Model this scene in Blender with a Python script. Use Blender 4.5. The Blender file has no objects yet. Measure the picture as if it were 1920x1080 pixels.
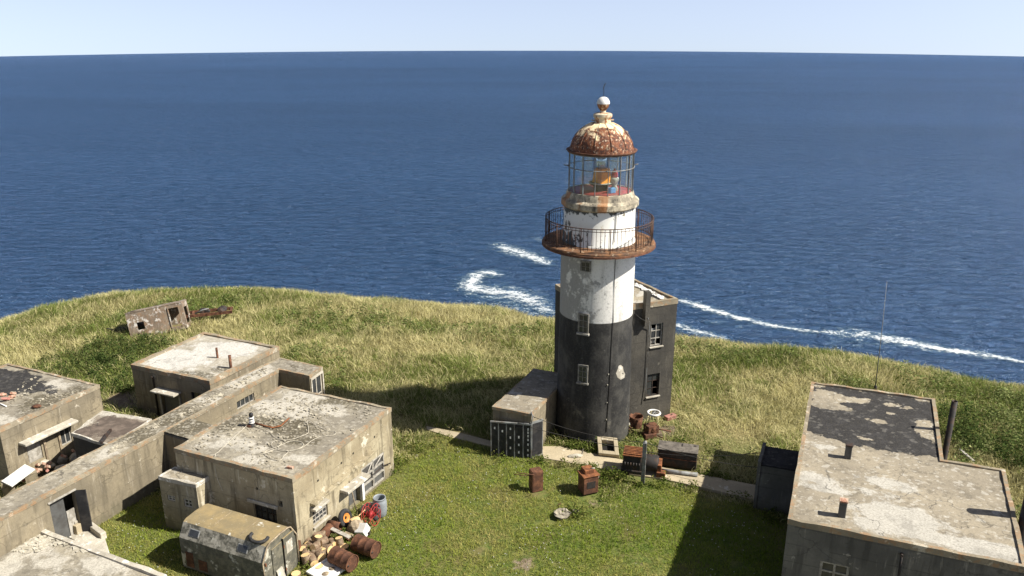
import bpy, bmesh, math, random
import numpy as np
from mathutils import Vector, Matrix
random.seed(7)
S = bpy.context.scene
COL = S.collection
rad = math.radians

# ------------------------------------------------------------------ camera
F, HZ, H = 1525.0, 30.0, 20.0            # focal length in photo pixels, level line, camera height
PITCH = math.atan((540 - HZ) / F)
cd = bpy.data.cameras.new('camera')
cam = bpy.data.objects.new('camera', cd)
COL.objects.link(cam)
cam.location = (0, 0, H)
cam.rotation_euler = (math.pi / 2 - PITCH, 0, 0)
cd.sensor_width = 36
cd.lens = F / 1920 * 36
cd.clip_end = 20000
S.camera = cam
# ------------------------------------------------------------------ sky and sun
SUN = Vector((0.975, -0.22, 1.0)).normalized()
w = bpy.data.worlds.new('World')
S.world = w
w.use_nodes = True
wn = w.node_tree
bg = wn.nodes['Background']
sky = wn.nodes.new('ShaderNodeTexSky')
sky.sky_type = 'NISHITA'
sky.sun_disc = False
sky.sun_elevation = math.asin(SUN.z)
sky.sun_rotation = math.atan2(SUN.x, SUN.y)
sky.altitude = 50
sky.air_density = 0.85
sky.dust_density = 1.3
sky.ozone_density = 2.0
tc_ = wn.nodes.new('ShaderNodeTexCoord')
va = wn.nodes.new('ShaderNodeVectorMath'); va.operation = 'ADD'      # the sea horizon lies below eye level: carry the sky down to it
va.inputs[1].default_value = (0, 0, 0.12)
vn = wn.nodes.new('ShaderNodeVectorMath'); vn.operation = 'NORMALIZE'
wn.links.new(tc_.outputs['Generated'], va.inputs[0])
wn.links.new(va.outputs[0], vn.inputs[0])
wn.links.new(vn.outputs[0], sky.inputs[0])
tint = wn.nodes.new('ShaderNodeMix'); tint.data_type = 'RGBA'; tint.blend_type = 'MULTIPLY'; tint.inputs[0].default_value = 1.0
tint.inputs[7].default_value = (0.99, 1.0, 1.14, 1)
wn.links.new(sky.outputs[0], tint.inputs[6])
hs = wn.nodes.new('ShaderNodeHueSaturation'); hs.inputs['Saturation'].default_value = 0.62
wn.links.new(tint.outputs[2], hs.inputs['Color'])
sx_ = wn.nodes.new('ShaderNodeSeparateXYZ'); wn.links.new(tc_.outputs['Generated'], sx_.inputs[0])
zr = wn.nodes.new('ShaderNodeMapRange'); zr.interpolation_type = 'SMOOTHSTEP'       # pale haze low down, deep clear blue overhead
for k_, v_ in ((1, 0.02), (2, 0.45), (3, 1.06), (4, 0.58)): zr.inputs[k_].default_value = v_
wn.links.new(sx_.outputs[2], zr.inputs[0])
gm = wn.nodes.new('ShaderNodeVectorMath'); gm.operation = 'SCALE'
wn.links.new(hs.outputs[0], gm.inputs[0]); wn.links.new(zr.outputs[0], gm.inputs['Scale'])
wn.links.new(gm.outputs[0], bg.inputs[0])
bg.inputs[1].default_value = 0.085
sd = bpy.data.lights.new('sun', 'SUN')
sd.energy = 5.0
sd.angle = rad(0.5)
sd.color = (1.0, 0.95, 0.86)
so = bpy.data.objects.new('sun', sd)
COL.objects.link(so)
so.rotation_euler = SUN.to_track_quat('Z', 'Y').to_euler()
so.location = (30, -10, 60)
S.view_settings.view_transform = 'Standard'
S.view_settings.look = 'None'
S.view_settings.exposure = 0.92
S.view_settings.gamma = 1.0

# ------------------------------------------------------------------ geometry helpers
def ray(px, py):
    x = (px - 960) / F
    y = (540 - py) / F
    return Vector((x, math.cos(PITCH) + y * math.sin(PITCH), -math.sin(PITCH) + y * math.cos(PITCH)))
def at(px, py, z=0.0):
    r = ray(px, py)
    return Vector((0, 0, H)) + r * ((z - H) / r.z)
def atY(px, py, Y):
    r = ray(px, py)
    return Vector((0, 0, H)) + r * (Y / r.y)

class Wall:                                # vertical plane through two plan points
    def __init__(s, a, b):
        s.a = Vector((a[0], a[1], 0)); s.b = Vector((b[0], b[1], 0))
        s.u = (s.b - s.a).normalized(); s.n = Vector((s.u.y, -s.u.x, 0)); s.len = (s.b - s.a).length
    def hit(s, px, py):
        r = ray(px, py); o = Vector((0, 0, H))
        t = (s.a - o).dot(s.n) / r.dot(s.n)
        p = o + r * t
        return (p - s.a).dot(s.u), p.z
    def box(s, q):                         # q: TL TR BL BR photo points of an opening
        h = [s.hit(*p) for p in q]
        return ((h[0][0] + h[2][0]) / 2, (h[1][0] + h[3][0]) / 2, (h[2][1] + h[3][1]) / 2, (h[0][1] + h[1][1]) / 2)
    def p(s, d, z, out=0.0):
        v = s.a + s.u * d + s.n * out
        return Vector((v.x, v.y, z))

def tag(o, label=None, cat=None, group=None, kind=None):
    if label: o['label'] = label
    if cat: o['category'] = cat
    if group: o['group'] = group
    if kind: o['kind'] = kind
    return o
def thing(name, loc, label, cat, group=None, rz=0.0):
    o = bpy.data.objects.new(name, None)
    o.empty_display_size = 0.3
    COL.objects.link(o)
    o.location = loc
    o.rotation_euler = (0, 0, rz)
    return tag(o, label, cat, group)
def origin(parent):
    p = parent
    while p and p.parent: p = p.parent
    return Vector(p.location) if p else Vector((0, 0, 0))

class MB:
    def __init__(s): s.v = []; s.f = []; s.sm = []
    def add(s, vs, fs, smooth=False):
        k = len(s.v); s.v += [tuple(v) for v in vs]
        s.f += [tuple(i + k for i in f) for f in fs]; s.sm += [smooth] * len(fs)
        return s
    def quad(s, a, b, c, d): return s.add([a, b, c, d], [(0, 1, 2, 3)])
    def obox(s, c, ax, ay, az):            # centre and half-axis vectors
        c = Vector(c); ax = Vector(ax); ay = Vector(ay); az = Vector(az)
        vs = [c + ax * i + ay * j + az * k for k in (-1, 1) for j in (-1, 1) for i in (-1, 1)]
        return s.add(vs, [(0, 2, 3, 1), (4, 5, 7, 6), (0, 1, 5, 4), (2, 6, 7, 3), (0, 4, 6, 2), (1, 3, 7, 5)])
    def box(s, x0, x1, y0, y1, z0, z1):
        return s.obox(((x0 + x1) / 2, (y0 + y1) / 2, (z0 + z1) / 2), ((x1 - x0) / 2, 0, 0), (0, (y1 - y0) / 2, 0), (0, 0, (z1 - z0) / 2))
    def wbox(s, W, s0, s1, z0, z1, o0, o1): # box on a wall plane
        c = W.p((s0 + s1) / 2, (z0 + z1) / 2, (o0 + o1) / 2)
        return s.obox(c, W.u * ((s1 - s0) / 2), W.n * ((o1 - o0) / 2), (0, 0, (z1 - z0) / 2))
    def prism(s, poly, z0, z1, bottom=True):
        n = len(poly)
        vs = [(p[0], p[1], z0) for p in poly] + [(p[0], p[1], z1) for p in poly]
        fs = [(i, (i + 1) % n, n + (i + 1) % n, n + i) for i in range(n)] + [tuple(range(n, 2 * n))]
        if bottom: fs.append(tuple(range(n - 1, -1, -1)))
        return s.add(vs, fs)
    def tube(s, pts, r, n=8, caps=True, smooth=True, r1=None):
        pts = [Vector(p) for p in pts]; m = len(pts); vs = []; fs = []
        up = Vector((0, 0, 1))
        for i, p in enumerate(pts):
            t = (pts[min(i + 1, m - 1)] - pts[max(i - 1, 0)]).normalized()
            a = t.cross(up)
            if a.length < 1e-3: a = t.cross(Vector((1, 0, 0)))
            a.normalize(); b = a.cross(t)
            rr = r if r1 is None else r + (r1 - r) * i / (m - 1)
            for k in range(n):
                q = 2 * math.pi * k / n
                vs.append(p + a * (rr * math.cos(q)) + b * (rr * math.sin(q)))
        for i in range(m - 1):
            for k in range(n):
                fs.append((i * n + k, (i + 1) * n + k, (i + 1) * n + (k + 1) % n, i * n + (k + 1) % n))
        if pts[0] == pts[-1]: caps = False
        s.add(vs, fs, smooth)
        if caps:
            k = len(s.v) - len(vs)
            s.f += [tuple(k + i for i in range(n)), tuple(k + (m - 1) * n + i for i in range(n - 1, -1, -1))]; s.sm += [False, False]
        return s
    def lathe(s, c, prof, n=48, axis=None, smooth=True, close=False):
        # prof: (r, z) list from bottom up; axis: (X, Y, Z) column vectors
        c = Vector(c); X, Y, Z = axis or (Vector((1, 0, 0)), Vector((0, 1, 0)), Vector((0, 0, 1)))
        vs = []; fs = []; m = len(prof)
        for r, z in prof:
            for k in range(n):
                q = 2 * math.pi * k / n
                vs.append(c + X * (r * math.cos(q)) + Y * (r * math.sin(q)) + Z * z)
        for i in range(m - 1):
            for k in range(n):
                fs.append((i * n + k, i * n + (k + 1) % n, (i + 1) * n + (k + 1) % n, (i + 1) * n + k))
        if close:
            for k in range(n): fs.append(((m - 1) * n + k, (m - 1) * n + (k + 1) % n, (k + 1) % n, k))
        return s.add(vs, fs, smooth)
    def disc(s, c, r, n=32, axis=None):
        c = Vector(c); X, Y, Z = axis or (Vector((1, 0, 0)), Vector((0, 1, 0)), Vector((0, 0, 1)))
        return s.add([c + X * (r * math.cos(2 * math.pi * k / n)) + Y * (r * math.sin(2 * math.pi * k / n)) for k in range(n)], [tuple(range(n))])
    def rock(s, c, rx, ry, rz, seed, sub=2, rough=0.25):
        b = bmesh.new(); bmesh.ops.create_icosphere(b, subdivisions=sub, radius=1)
        rr = random.Random(seed); bl = [(Vector((rr.uniform(-1, 1), rr.uniform(-1, 1), rr.uniform(-1, 1))).normalized(), rr.uniform(-rough, rough)) for _ in range(14)]
        vs = []
        for v in b.verts:
            k = 1 + sum(a * max(0, v.co.dot(d)) ** 3 for d, a in bl)
            vs.append((c[0] + v.co.x * rx * k, c[1] + v.co.y * ry * k, c[2] + v.co.z * rz * k))
        b.verts.index_update()
        fs = [tuple(v.index for v in f.verts) for f in b.faces]; b.free()
        return s.add(vs, fs, False)
    def mesh(s, name, off=Vector((0, 0, 0)), fix=True):
        me = bpy.data.meshes.new(name)
        me.from_pydata([(v[0] - off[0], v[1] - off[1], v[2] - off[2]) for v in s.v], [], s.f)
        me.polygons.foreach_set('use_smooth', s.sm)
        if fix:
            b = bmesh.new(); b.from_mesh(me); bmesh.ops.recalc_face_normals(b, faces=b.faces); b.to_mesh(me); b.free()
        me.update()
        return me
    def build(s, name, mat, parent=None, bev=0.0, fix=True, loc=None):
        off = origin(parent) if parent else (Vector(loc) if loc is not None else Vector((0, 0, 0)))
        me = s.mesh(name, off, fix)
        o = bpy.data.objects.new(name, me)
        if mat: me.materials.append(mat)
        COL.objects.link(o)
        if parent: o.parent = parent
        else: o.location = off
        if bev:
            m = o.modifiers.new('bevel', 'BEVEL'); m.width = bev; m.segments = 2; m.limit_method = 'ANGLE'; m.angle_limit = rad(40)
        return o
def children(o): return [c for c in list(bpy.data.objects) if c.parent == o]
def copy_tree(o, parent=None):
    c = o.copy(); COL.objects.link(c)
    if parent: c.parent = parent
    for ch in list(o.children): copy_tree(ch, c)
    return c

# ------------------------------------------------------------------ material helpers
class NT:
    def __init__(s, name, rough=0.9, spec=0.3):
        s.m = bpy.data.materials.new(name); s.m.use_nodes = True; s.t = s.m.node_tree
        s.b = s.t.nodes['Principled BSDF']; s.b.inputs['Roughness'].default_value = rough
        s.b.inputs['Specular IOR Level'].default_value = spec
        s._co = None
    def n(s, t): return s.t.nodes.new(t)
    def l(s, a, b): s.t.links.new(a, b)
    def put(s, sock, v):
        if isinstance(v, bpy.types.NodeSocket): s.l(v, sock)
        elif isinstance(v, (int, float)):
            try: sock.default_value = v
            except Exception: sock.default_value = (v, v, v)
        else:
            sock.default_value = (*v, 1.0) if len(v) == 3 and len(sock.default_value) == 4 else v
    def co(s):
        if not s._co: s._co = s.n('ShaderNodeTexCoord').outputs['Object']
        return s._co
    def gpos(s):
        return s.n('ShaderNodeNewGeometry').outputs['Position']
    def map(s, scale, loc=(0, 0, 0), rot=(0, 0, 0), vec=None):
        m = s.n('ShaderNodeMapping'); s.l(vec or s.co(), m.inputs[0])
        m.inputs['Scale'].default_value = scale; m.inputs['Location'].default_value = loc; m.inputs['Rotation'].default_value = rot
        return m.outputs[0]
    def noise(s, scale, detail=5, rough=0.55, vec=None, dist=0.0):
        t = s.n('ShaderNodeTexNoise'); s.l(vec or s.co(), t.inputs['Vector'])
        t.inputs['Scale'].default_value = scale; t.inputs['Detail'].default_value = detail
        t.inputs['Roughness'].default_value = rough; t.inputs['Distortion'].default_value = dist
        return t.outputs['Fac']
    def voro(s, scale, vec=None, feat='F1', out='Distance'):
        t = s.n('ShaderNodeTexVoronoi'); s.l(vec or s.co(), t.inputs['Vector']); t.feature = feat
        t.inputs['Scale'].default_value = scale
        return t.outputs[out]
    def step(s, v, a, b):
        m = s.n('ShaderNodeMapRange'); m.interpolation_type = 'SMOOTHSTEP'
        s.put(m.inputs['Value'], v); m.inputs['From Min'].default_value = a; m.inputs['From Max'].default_value = b
        return m.outputs[0]
    def math(s, op, a, b=0.0, c=None):
        m = s.n('ShaderNodeMath'); m.operation = op; s.put(m.inputs[0], a); s.put(m.inputs[1], b)
        if c is not None: s.put(m.inputs[2], c)
        return m.outputs[0]
    def mix(s, f, a, b, mode='MIX'):
        m = s.n('ShaderNodeMix'); m.data_type = 'RGBA'; m.blend_type = mode
        s.put(m.inputs[0], f); s.put(m.inputs[6], a); s.put(m.inputs[7], b)
        return m.outputs[2]
    def sep(s, v=None):
        m = s.n('ShaderNodeSeparateXYZ'); s.l(v or s.co(), m.inputs[0]); return m.outputs
    def attr(s, name):
        a = s.n('ShaderNodeAttribute'); a.attribute_name = name
        return a
    def bump(s, h, strength=0.4, dist=0.02):
        b = s.n('ShaderNodeBump'); b.inputs['Strength'].default_value = strength; b.inputs['Distance'].default_value = dist
        s.l(h, b.inputs['Height']); s.l(b.outputs[0], s.b.inputs['Normal'])
    def out(s, col, rough=None, metal=None):
        s.put(s.b.inputs['Base Color'], col)
        if rough is not None: s.put(s.b.inputs['Roughness'], rough)
        if metal is not None: s.put(s.b.inputs['Metallic'], metal)
        return s.m

def concrete(name, base, dark, light, lw=0.62, streak=0.5, lichen=0.0, scale=1.0, bump=0.5, cracks=True):
    N = NT(name)
    big = N.noise(0.55 * scale, 6, 0.6); fine = N.noise(9 * scale, 8, 0.7)
    c = N.mix(N.step(big, 0.36, 0.66), dark, base)
    st = N.noise(3.5 * scale, 5, 0.6, N.map((1, 1, 0.13)))
    c = N.mix(N.math('MULTIPLY', N.step(st, 0.5, 0.68), streak), c, [x * 0.42 for x in dark])
    st2 = N.noise(5 * scale, 5, 0.65, N.map((1, 1, 0.1), (7, 3, 0)))
    c = N.mix(N.math('MULTIPLY', N.step(st2, 0.56, 0.7), streak * 0.9), c, light)
    pat = N.noise(1.5 * scale, 9, 0.68, N.map((1, 1, 1), (3, 9, 4)))
    c = N.mix(N.step(pat, lw, lw + 0.05), c, light)
    pit = N.noise(2.6 * scale, 10, 0.75, N.map((1, 1, 1), (13, 2, 8)))
    c = N.mix(N.math('MULTIPLY', N.step(pit, 0.58, 0.66), 0.6), c, [x * 0.5 for x in dark])
    c = N.mix(N.math('MULTIPLY', N.step(fine, 0.35, 0.75), 0.5), c, [x * 0.55 for x in base])
    if cracks:
        dn = N.n('ShaderNodeTexNoise'); N.l(N.co(), dn.inputs['Vector']); dn.inputs['Scale'].default_value = 1.1; dn.inputs['Detail'].default_value = 8
        sc_ = N.n('ShaderNodeVectorMath'); sc_.operation = 'MULTIPLY_ADD'; N.l(dn.outputs['Color'], sc_.inputs[0]); sc_.inputs[1].default_value = (1.7, 1.7, 1.7); N.l(N.co(), sc_.inputs[2])
        ck = N.step(N.voro(0.4, sc_.outputs[0], 'DISTANCE_TO_EDGE'), 0.013, 0.0)
        c = N.mix(N.math('MULTIPLY', ck, N.math('MULTIPLY', N.step(big, 0.42, 0.52), 0.5)), c, [x * 0.3 for x in dark])
        zz = N.sep()[2]; wob = N.math('MULTIPLY', N.math('SUBTRACT', fine, 0.5), 0.07)
        fr = N.math('FRACT', N.math('MULTIPLY', N.math('ADD', zz, wob), 1.45))
        pour = N.math('MULTIPLY', N.step(N.math('ABSOLUTE', N.math('SUBTRACT', fr, 0.5)), 0.05, 0.0), N.step(pat, 0.42, 0.55))
        c = N.mix(N.math('MULTIPLY', pour, 0.5), c, [x * 0.5 for x in dark])
        low = N.step(N.math('ADD', zz, N.math('MULTIPLY', N.math('SUBTRACT', st, 0.5), 2.2)), 0.55, 0.05)
        c = N.mix(N.math('MULTIPLY', low, 0.55), c, (0.075, 0.07, 0.045))
    if lichen:
        li = N.noise(1.9 * scale, 8, 0.7, N.map((1, 1, 1), (21, 5, 3)))
        c = N.mix(N.math('MULTIPLY', N.step(li, 0.5, 0.56), lichen), c, (0.36, 0.15, 0.035))
    N.bump(N.math('ADD', fine, N.math('MULTIPLY', pat, 1.5)), bump, 0.03)
    return N.out(c)

def roofmat(name, base, dark, light, tar=(0.017, 0.0165, 0.017), moss=(0.125, 0.105, 0.062), flake=0.3, wbias=0.0):
    # attribute 'mask': R bitumen, G bare white plaster, B moss and grit
    N = NT(name)
    A = N.n('ShaderNodeSeparateColor'); N.l(N.attr('mask').outputs['Color'], A.inputs[0])
    nz = N.noise(1.1, 10, 0.66); nz2 = N.noise(1.4, 10, 0.68, N.map((1, 1, 1), (5, 8, 1))); nz3 = N.noise(1.8, 9, 0.7, N.map((1, 1, 1), (9, 1, 7))); nz4 = N.noise(4.5, 8, 0.7, N.map((0.8, 1.5, 1), (3, 6, 2), (0, 0, 0.4)))
    fine = N.noise(14, 8, 0.75); big = N.noise(0.45, 5, 0.6)
    vr = N.n('ShaderNodeTexVoronoi'); N.l(N.map((1, 1, 1), (0.3, 0.1, 0)), vr.inputs['Vector']); vr.inputs['Scale'].default_value = 7.0
    c = N.mix(N.step(big, 0.35, 0.65), dark, base)
    c = N.mix(N.math('MULTIPLY', N.step(N.noise(3.2, 8, 0.7, N.map((1, 1, 1), (2, 2, 9))), 0.5, 0.62), 0.65), c, [x * 0.6 for x in dark])
    def mask(ch, n, amp=1.5):
        return N.math('ADD', A.outputs[ch], N.math('MULTIPLY', N.math('SUBTRACT', n, 0.5), amp))
    mm = N.math('MULTIPLY', N.step(mask(2, nz3), 0.36, 0.72), 0.85)
    mc = N.mix(N.step(fine, 0.4, 0.62), moss, [min(1, x * 1.2) for x in base])
    mc = N.mix(N.step(vr.outputs['Distance'], 0.25, 0.45), mc, [x * 0.55 for x in moss])
    c = N.mix(mm, c, mc)
    wm = N.math('MULTIPLY', N.step(mask(1, nz2), 0.42 - wbias, 0.64 - wbias), 0.9)
    wc = N.mix(N.step(fine, 0.3, 0.7), light, [x * 0.72 for x in light])
    wc = N.mix(N.math('MULTIPLY', N.step(nz, 0.5, 0.64), 0.6), wc, [x * 0.5 for x in light])
    c = N.mix(N.math('MULTIPLY', N.step(nz4, 0.57, 0.63), 0.55), c, light)
    c = N.mix(wm, c, wc)
    tm = N.step(mask(0, nz, 1.35), 0.47, 0.52)
    tc = N.mix(N.step(N.noise(2.5, 6, 0.6), 0.4, 0.7), tar, [x * 1.9 for x in tar])
    c = N.mix(tm, c, tc)
    sep = N.n('ShaderNodeSeparateColor'); N.l(vr.outputs['Color'], sep.inputs[0])
    fl = N.math('MULTIPLY', N.step(sep.outputs[0], 0.8, 0.84), N.step(nz3, 0.45, 0.55))
    c = N.mix(N.math('MULTIPLY', fl, N.math('MULTIPLY', N.math('SUBTRACT', 1.0, N.math('MULTIPLY', tm, 0.75)), flake)), c, light)
    c = N.mix(N.math('MULTIPLY', N.step(fine, 0.42, 0.7), 0.4), c, [x * 0.5 for x in dark])
    dn = N.n('ShaderNodeTexNoise'); N.l(N.co(), dn.inputs['Vector']); dn.inputs['Scale'].default_value = 1.3; dn.inputs['Detail'].default_value = 8
    cm = N.n('ShaderNodeMix'); cm.data_type = 'VECTOR'; cm.inputs[0].default_value = 0.35; N.l(N.co(), cm.inputs[4]); N.l(dn.outputs['Color'], cm.inputs[5]); cv = cm.outputs[1]
    sc_ = N.n('ShaderNodeVectorMath'); sc_.operation = 'MULTIPLY_ADD'; N.l(dn.outputs['Color'], sc_.inputs[0]); sc_.inputs[1].default_value = (1.6, 1.6, 0); N.l(N.co(), sc_.inputs[2]); cv = sc_.outputs[0]
    crack = N.step(N.voro(0.55, cv, 'DISTANCE_TO_EDGE'), 0.014, 0.0)
    c = N.mix(N.math('MULTIPLY', crack, N.math('MULTIPLY', N.step(big, 0.45, 0.55), 0.7)), c, (0.03, 0.028, 0.025))
    h = N.math('ADD', N.math('MULTIPLY', wm, 0.7), N.math('ADD', N.math('MULTIPLY', fine, 0.8), N.math('MULTIPLY', tm, 0.9)))
    N.bump(h, 0.6, 0.03)
    return N.out(c, 0.92)

def plain(name, col, var=0.25, scale=4.0, rough=0.7, dirt=None, damt=0.5, metal=0.0, spec=0.3, bump=0.0):
    N = NT(name, rough, spec)
    nz = N.noise(scale, 7, 0.65)
    c = N.mix(N.step(nz, 0.3, 0.7), [x * (1 - var) for x in col], [min(1, x * (1 + var)) for x in col])
    if dirt:
        d = N.noise(scale * 0.7, 9, 0.7, N.map((1, 1, 1), (4, 7, 2)))
        c = N.mix(N.math('MULTIPLY', N.step(d, 0.5 - 0.12 * damt, 0.62 - 0.1 * damt), min(1, damt + 0.3)), c, dirt)
    if bump: N.bump(nz, bump, 0.02)
    return N.out(c, rough, metal)

M = {}
M['wall'] = concrete('weathered concrete', (0.265, 0.222, 0.148), (0.165, 0.14, 0.098), (0.46, 0.41, 0.32), 0.63, 0.5)
M['wall_w'] = concrete('whitewashed concrete', (0.37, 0.32, 0.215), (0.25, 0.205, 0.13), (0.56, 0.51, 0.4), 0.6, 0.85)
M['wall_g'] = concrete('grey concrete', (0.15, 0.143, 0.125), (0.09, 0.087, 0.078), (0.32, 0.3, 0.255), 0.645, 0.6)
M['wall_b'] = concrete('blackened concrete', (0.085, 0.077, 0.062), (0.045, 0.042, 0.037), (0.18, 0.165, 0.13), 0.64, 0.35)
M['edge'] = concrete('lichen roof edge', (0.3, 0.255, 0.178), (0.2, 0.17, 0.12), (0.46, 0.42, 0.33), 0.57, 0.1, 0.3, 1.6)
M['slab'] = concrete('path concrete', (0.44, 0.37, 0.25), (0.34, 0.285, 0.19), (0.56, 0.51, 0.41), 0.6, 0.0, 0.0, 1.4, cracks=False)
M['pale'] = concrete('pale concrete', (0.5, 0.46, 0.38), (0.33, 0.3, 0.24), (0.66, 0.63, 0.56), 0.55, 0.3, 0.0, 2.0, cracks=False)
M['roof_tan'] = roofmat('tan screed roof', (0.31, 0.268, 0.195), (0.225, 0.195, 0.145), (0.48, 0.455, 0.395), flake=0.5)
M['roof_white'] = roofmat('limewashed roof', (0.42, 0.385, 0.31), (0.3, 0.27, 0.21), (0.56, 0.54, 0.49), wbias=0.02)
M['roof_brown'] = roofmat('brown felt roof', (0.24, 0.2, 0.15), (0.16, 0.13, 0.1), (0.5, 0.465, 0.39), tar=(0.085, 0.066, 0.052), flake=0.1)
M['roof_grit'] = roofmat('gritty roof', (0.31, 0.275, 0.205), (0.2, 0.178, 0.138), (0.5, 0.465, 0.39), flake=0.35)
M['rust'] = plain('rusty iron', (0.13, 0.057, 0.03), 0.45, 5, 0.85, (0.06, 0.028, 0.018), 0.5, bump=0.4)
M['rust_l'] = plain('orange rust', (0.22, 0.085, 0.033), 0.4, 6, 0.85, (0.1, 0.04, 0.02), 0.45, bump=0.4)
M['iron'] = plain('dark iron', (0.026, 0.023, 0.021), 0.4, 5, 0.7, (0.07, 0.035, 0.018), 0.2)
M['black'] = plain('black paint', (0.018, 0.018, 0.02), 0.3, 3, 0.6, (0.06, 0.055, 0.05), 0.2)
M['greymetal'] = plain('grey metal', (0.2, 0.205, 0.2), 0.25, 4, 0.55, (0.11, 0.085, 0.06), 0.35)
M['white'] = plain('white paint', (0.62, 0.61, 0.58), 0.08, 4, 0.6, (0.5, 0.46, 0.38), 0.1)
M['wood'] = plain('weathered wood', (0.3, 0.24, 0.16), 0.35, 6, 0.85, (0.13, 0.1, 0.07), 0.4)
M['woodgrey'] = plain('grey wood', (0.32, 0.3, 0.26), 0.25, 6, 0.85, (0.15, 0.13, 0.1), 0.3)
M['bark'] = plain('bark', (0.15, 0.1, 0.065), 0.5, 14, 0.95, (0.3, 0.24, 0.16), 0.3, bump=0.6)
M['cut'] = plain('fresh cut wood', (0.62, 0.44, 0.22), 0.15, 9, 0.8, (0.5, 0.33, 0.15), 0.2)
M['brick'] = plain('brick', (0.29, 0.14, 0.09), 0.4, 9, 0.9, (0.5, 0.4, 0.3), 0.4)
M['rubber'] = plain('rubber', (0.022, 0.022, 0.024), 0.3, 6, 0.75, (0.07, 0.065, 0.055), 0.3)
M['orange'] = plain('orange paint', (0.55, 0.22, 0.05), 0.2, 5, 0.5, (0.3, 0.12, 0.03), 0.2)
M['red'] = plain('red paint', (0.34, 0.03, 0.03), 0.2, 5, 0.5)
M['plastic'] = plain('grey blue plastic', (0.22, 0.24, 0.255), 0.1, 4, 0.45, (0.17, 0.18, 0.19), 0.3)
M['rope'] = plain('pale hose', (0.42, 0.38, 0.3), 0.2, 8, 0.7)
M['frame'] = plain('old window frame', (0.2, 0.19, 0.165), 0.3, 6, 0.85, (0.1, 0.09, 0.07), 0.4)
M['void'] = plain('dark interior', (0.012, 0.011, 0.01), 0.1, 4, 0.9)
M['panel'] = plain('grey sheet', (0.085, 0.085, 0.082), 0.25, 2.5, 0.6, (0.05, 0.045, 0.04), 0.3)
M['flake'] = plain('plaster flakes', (0.36, 0.325, 0.25), 0.35, 2.0, 0.9, (0.2, 0.175, 0.13), 0.5)
M['stone'] = plain('pale stone', (0.42, 0.39, 0.32), 0.25, 7, 0.9, (0.3, 0.27, 0.2), 0.4, bump=0.5)
M['pinkstone'] = plain('pink brick', (0.33, 0.155, 0.125), 0.2, 7, 0.9, bump=0.3)
M['wire'] = plain('dark cable', (0.03, 0.028, 0.026), 0.2, 4, 0.7)
def glassmat(name, col, rough=0.08, transp=0.0):
    N = NT(name, rough, 0.5)
    c = N.mix(N.step(N.noise(3, 5, 0.6), 0.35, 0.7), col, [x * 1.6 for x in col])
    N.out(c)
    if transp:
        t = N.n('ShaderNodeBsdfTransparent'); t.inputs[0].default_value = (0.86, 0.93, 0.93, 1)
        g = N.n('ShaderNodeBsdfGlossy'); g.inputs['Roughness'].default_value = 0.05; g.inputs[0].default_value = (0.9, 0.95, 1, 1)
        d = N.n('ShaderNodeBsdfDiffuse'); d.inputs[0].default_value = (0.7, 0.74, 0.72, 1)
        m2 = N.n('ShaderNodeMixShader'); N.put(m2.inputs[0], N.step(N.noise(2, 6, 0.6), 0.3, 0.8)); 
        mm = N.n('ShaderNodeMixShader'); mm.inputs[0].default_value = 0.35
        N.l(g.outputs[0], mm.inputs[1]); N.l(d.outputs[0], mm.inputs[2])
        m = N.n('ShaderNodeMixShader'); m.inputs[0].default_value = 1 - transp
        N.l(t.outputs[0], m.inputs[1]); N.l(mm.outputs[0], m.inputs[2])
        N.l(m.outputs[0], N.t.nodes['Material Output'].inputs[0])
    return N.m
M['pane'] = glassmat('dirty window glass', (0.03, 0.032, 0.033), 0.2)
M['lantern_glass'] = glassmat('lantern glass', (0.5, 0.5, 0.5), 0.05, 0.87)
M['lens'] = glassmat('lens glass', (0.4, 0.45, 0.45), 0.05, 0.35)
# ------------------------------------------------------------------ ground fields
rng = np.random.default_rng(3)
def vnoise(x, y, sc, seed):
    r = np.random.default_rng(seed); T = r.random((256, 256))
    x = np.asarray(x) / sc + 500.3; y = np.asarray(y) / sc + 500.7
    xi = np.floor(x).astype(int); yi = np.floor(y).astype(int); fx = x - xi; fy = y - yi
    fx = fx * fx * (3 - 2 * fx); fy = fy * fy * (3 - 2 * fy)
    g = lambda a, b: T[a % 256, b % 256]
    return (g(xi, yi) * (1 - fx) + g(xi + 1, yi) * fx) * (1 - fy) + (g(xi, yi + 1) * (1 - fx) + g(xi + 1, yi + 1) * fx) * fy
def fbm(x, y, sc, seed, o=4):
    s = 0; a = 0.5; t = 0
    for i in range(o): s = s + a * vnoise(x, y, sc / 2 ** i, seed + i); t += a; a *= 0.55
    return s / t
def sstep(a, b, v):
    t = np.clip((v - a) / (b - a), 0, 1); return t * t * (3 - 2 * t)
def inpoly(x, y, P):
    x = np.asarray(x); y = np.asarray(y); c = np.zeros(x.shape, bool); n = len(P)
    for i in range(n):
        x1, y1 = P[i][0], P[i][1]; x2, y2 = P[(i + 1) % n][0], P[(i + 1) % n][1]
        if y1 == y2: continue
        k = ((y1 > y) != (y2 > y)) & (x < (x2 - x1) * (y - y1) / (y2 - y1) + x1); c ^= k
    return c
EDGE_PX = [(-40, 600), (0, 590), (100, 568), (200, 552), (300, 544), (420, 540), (520, 542), (600, 545), (700, 551), (800, 561), (870, 571), (960, 583), (1040, 592), (1150, 608), (1270, 626), (1400, 643), (1500, 657), (1600, 672), (1700, 688), (1800, 704), (1920, 724)]
EDGE = [at(*p) for p in EDGE_PX]
EDGE = [(-150.0, -40.0), (-85.0, 12.0), (-62.0, 34.0)] + [(p.x, p.y + 0.9) for p in EDGE] + [(40, 33.5), (60, 12), (95, -40)]
LANDP = EDGE + [(95, -90), (-150, -90)]
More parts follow.
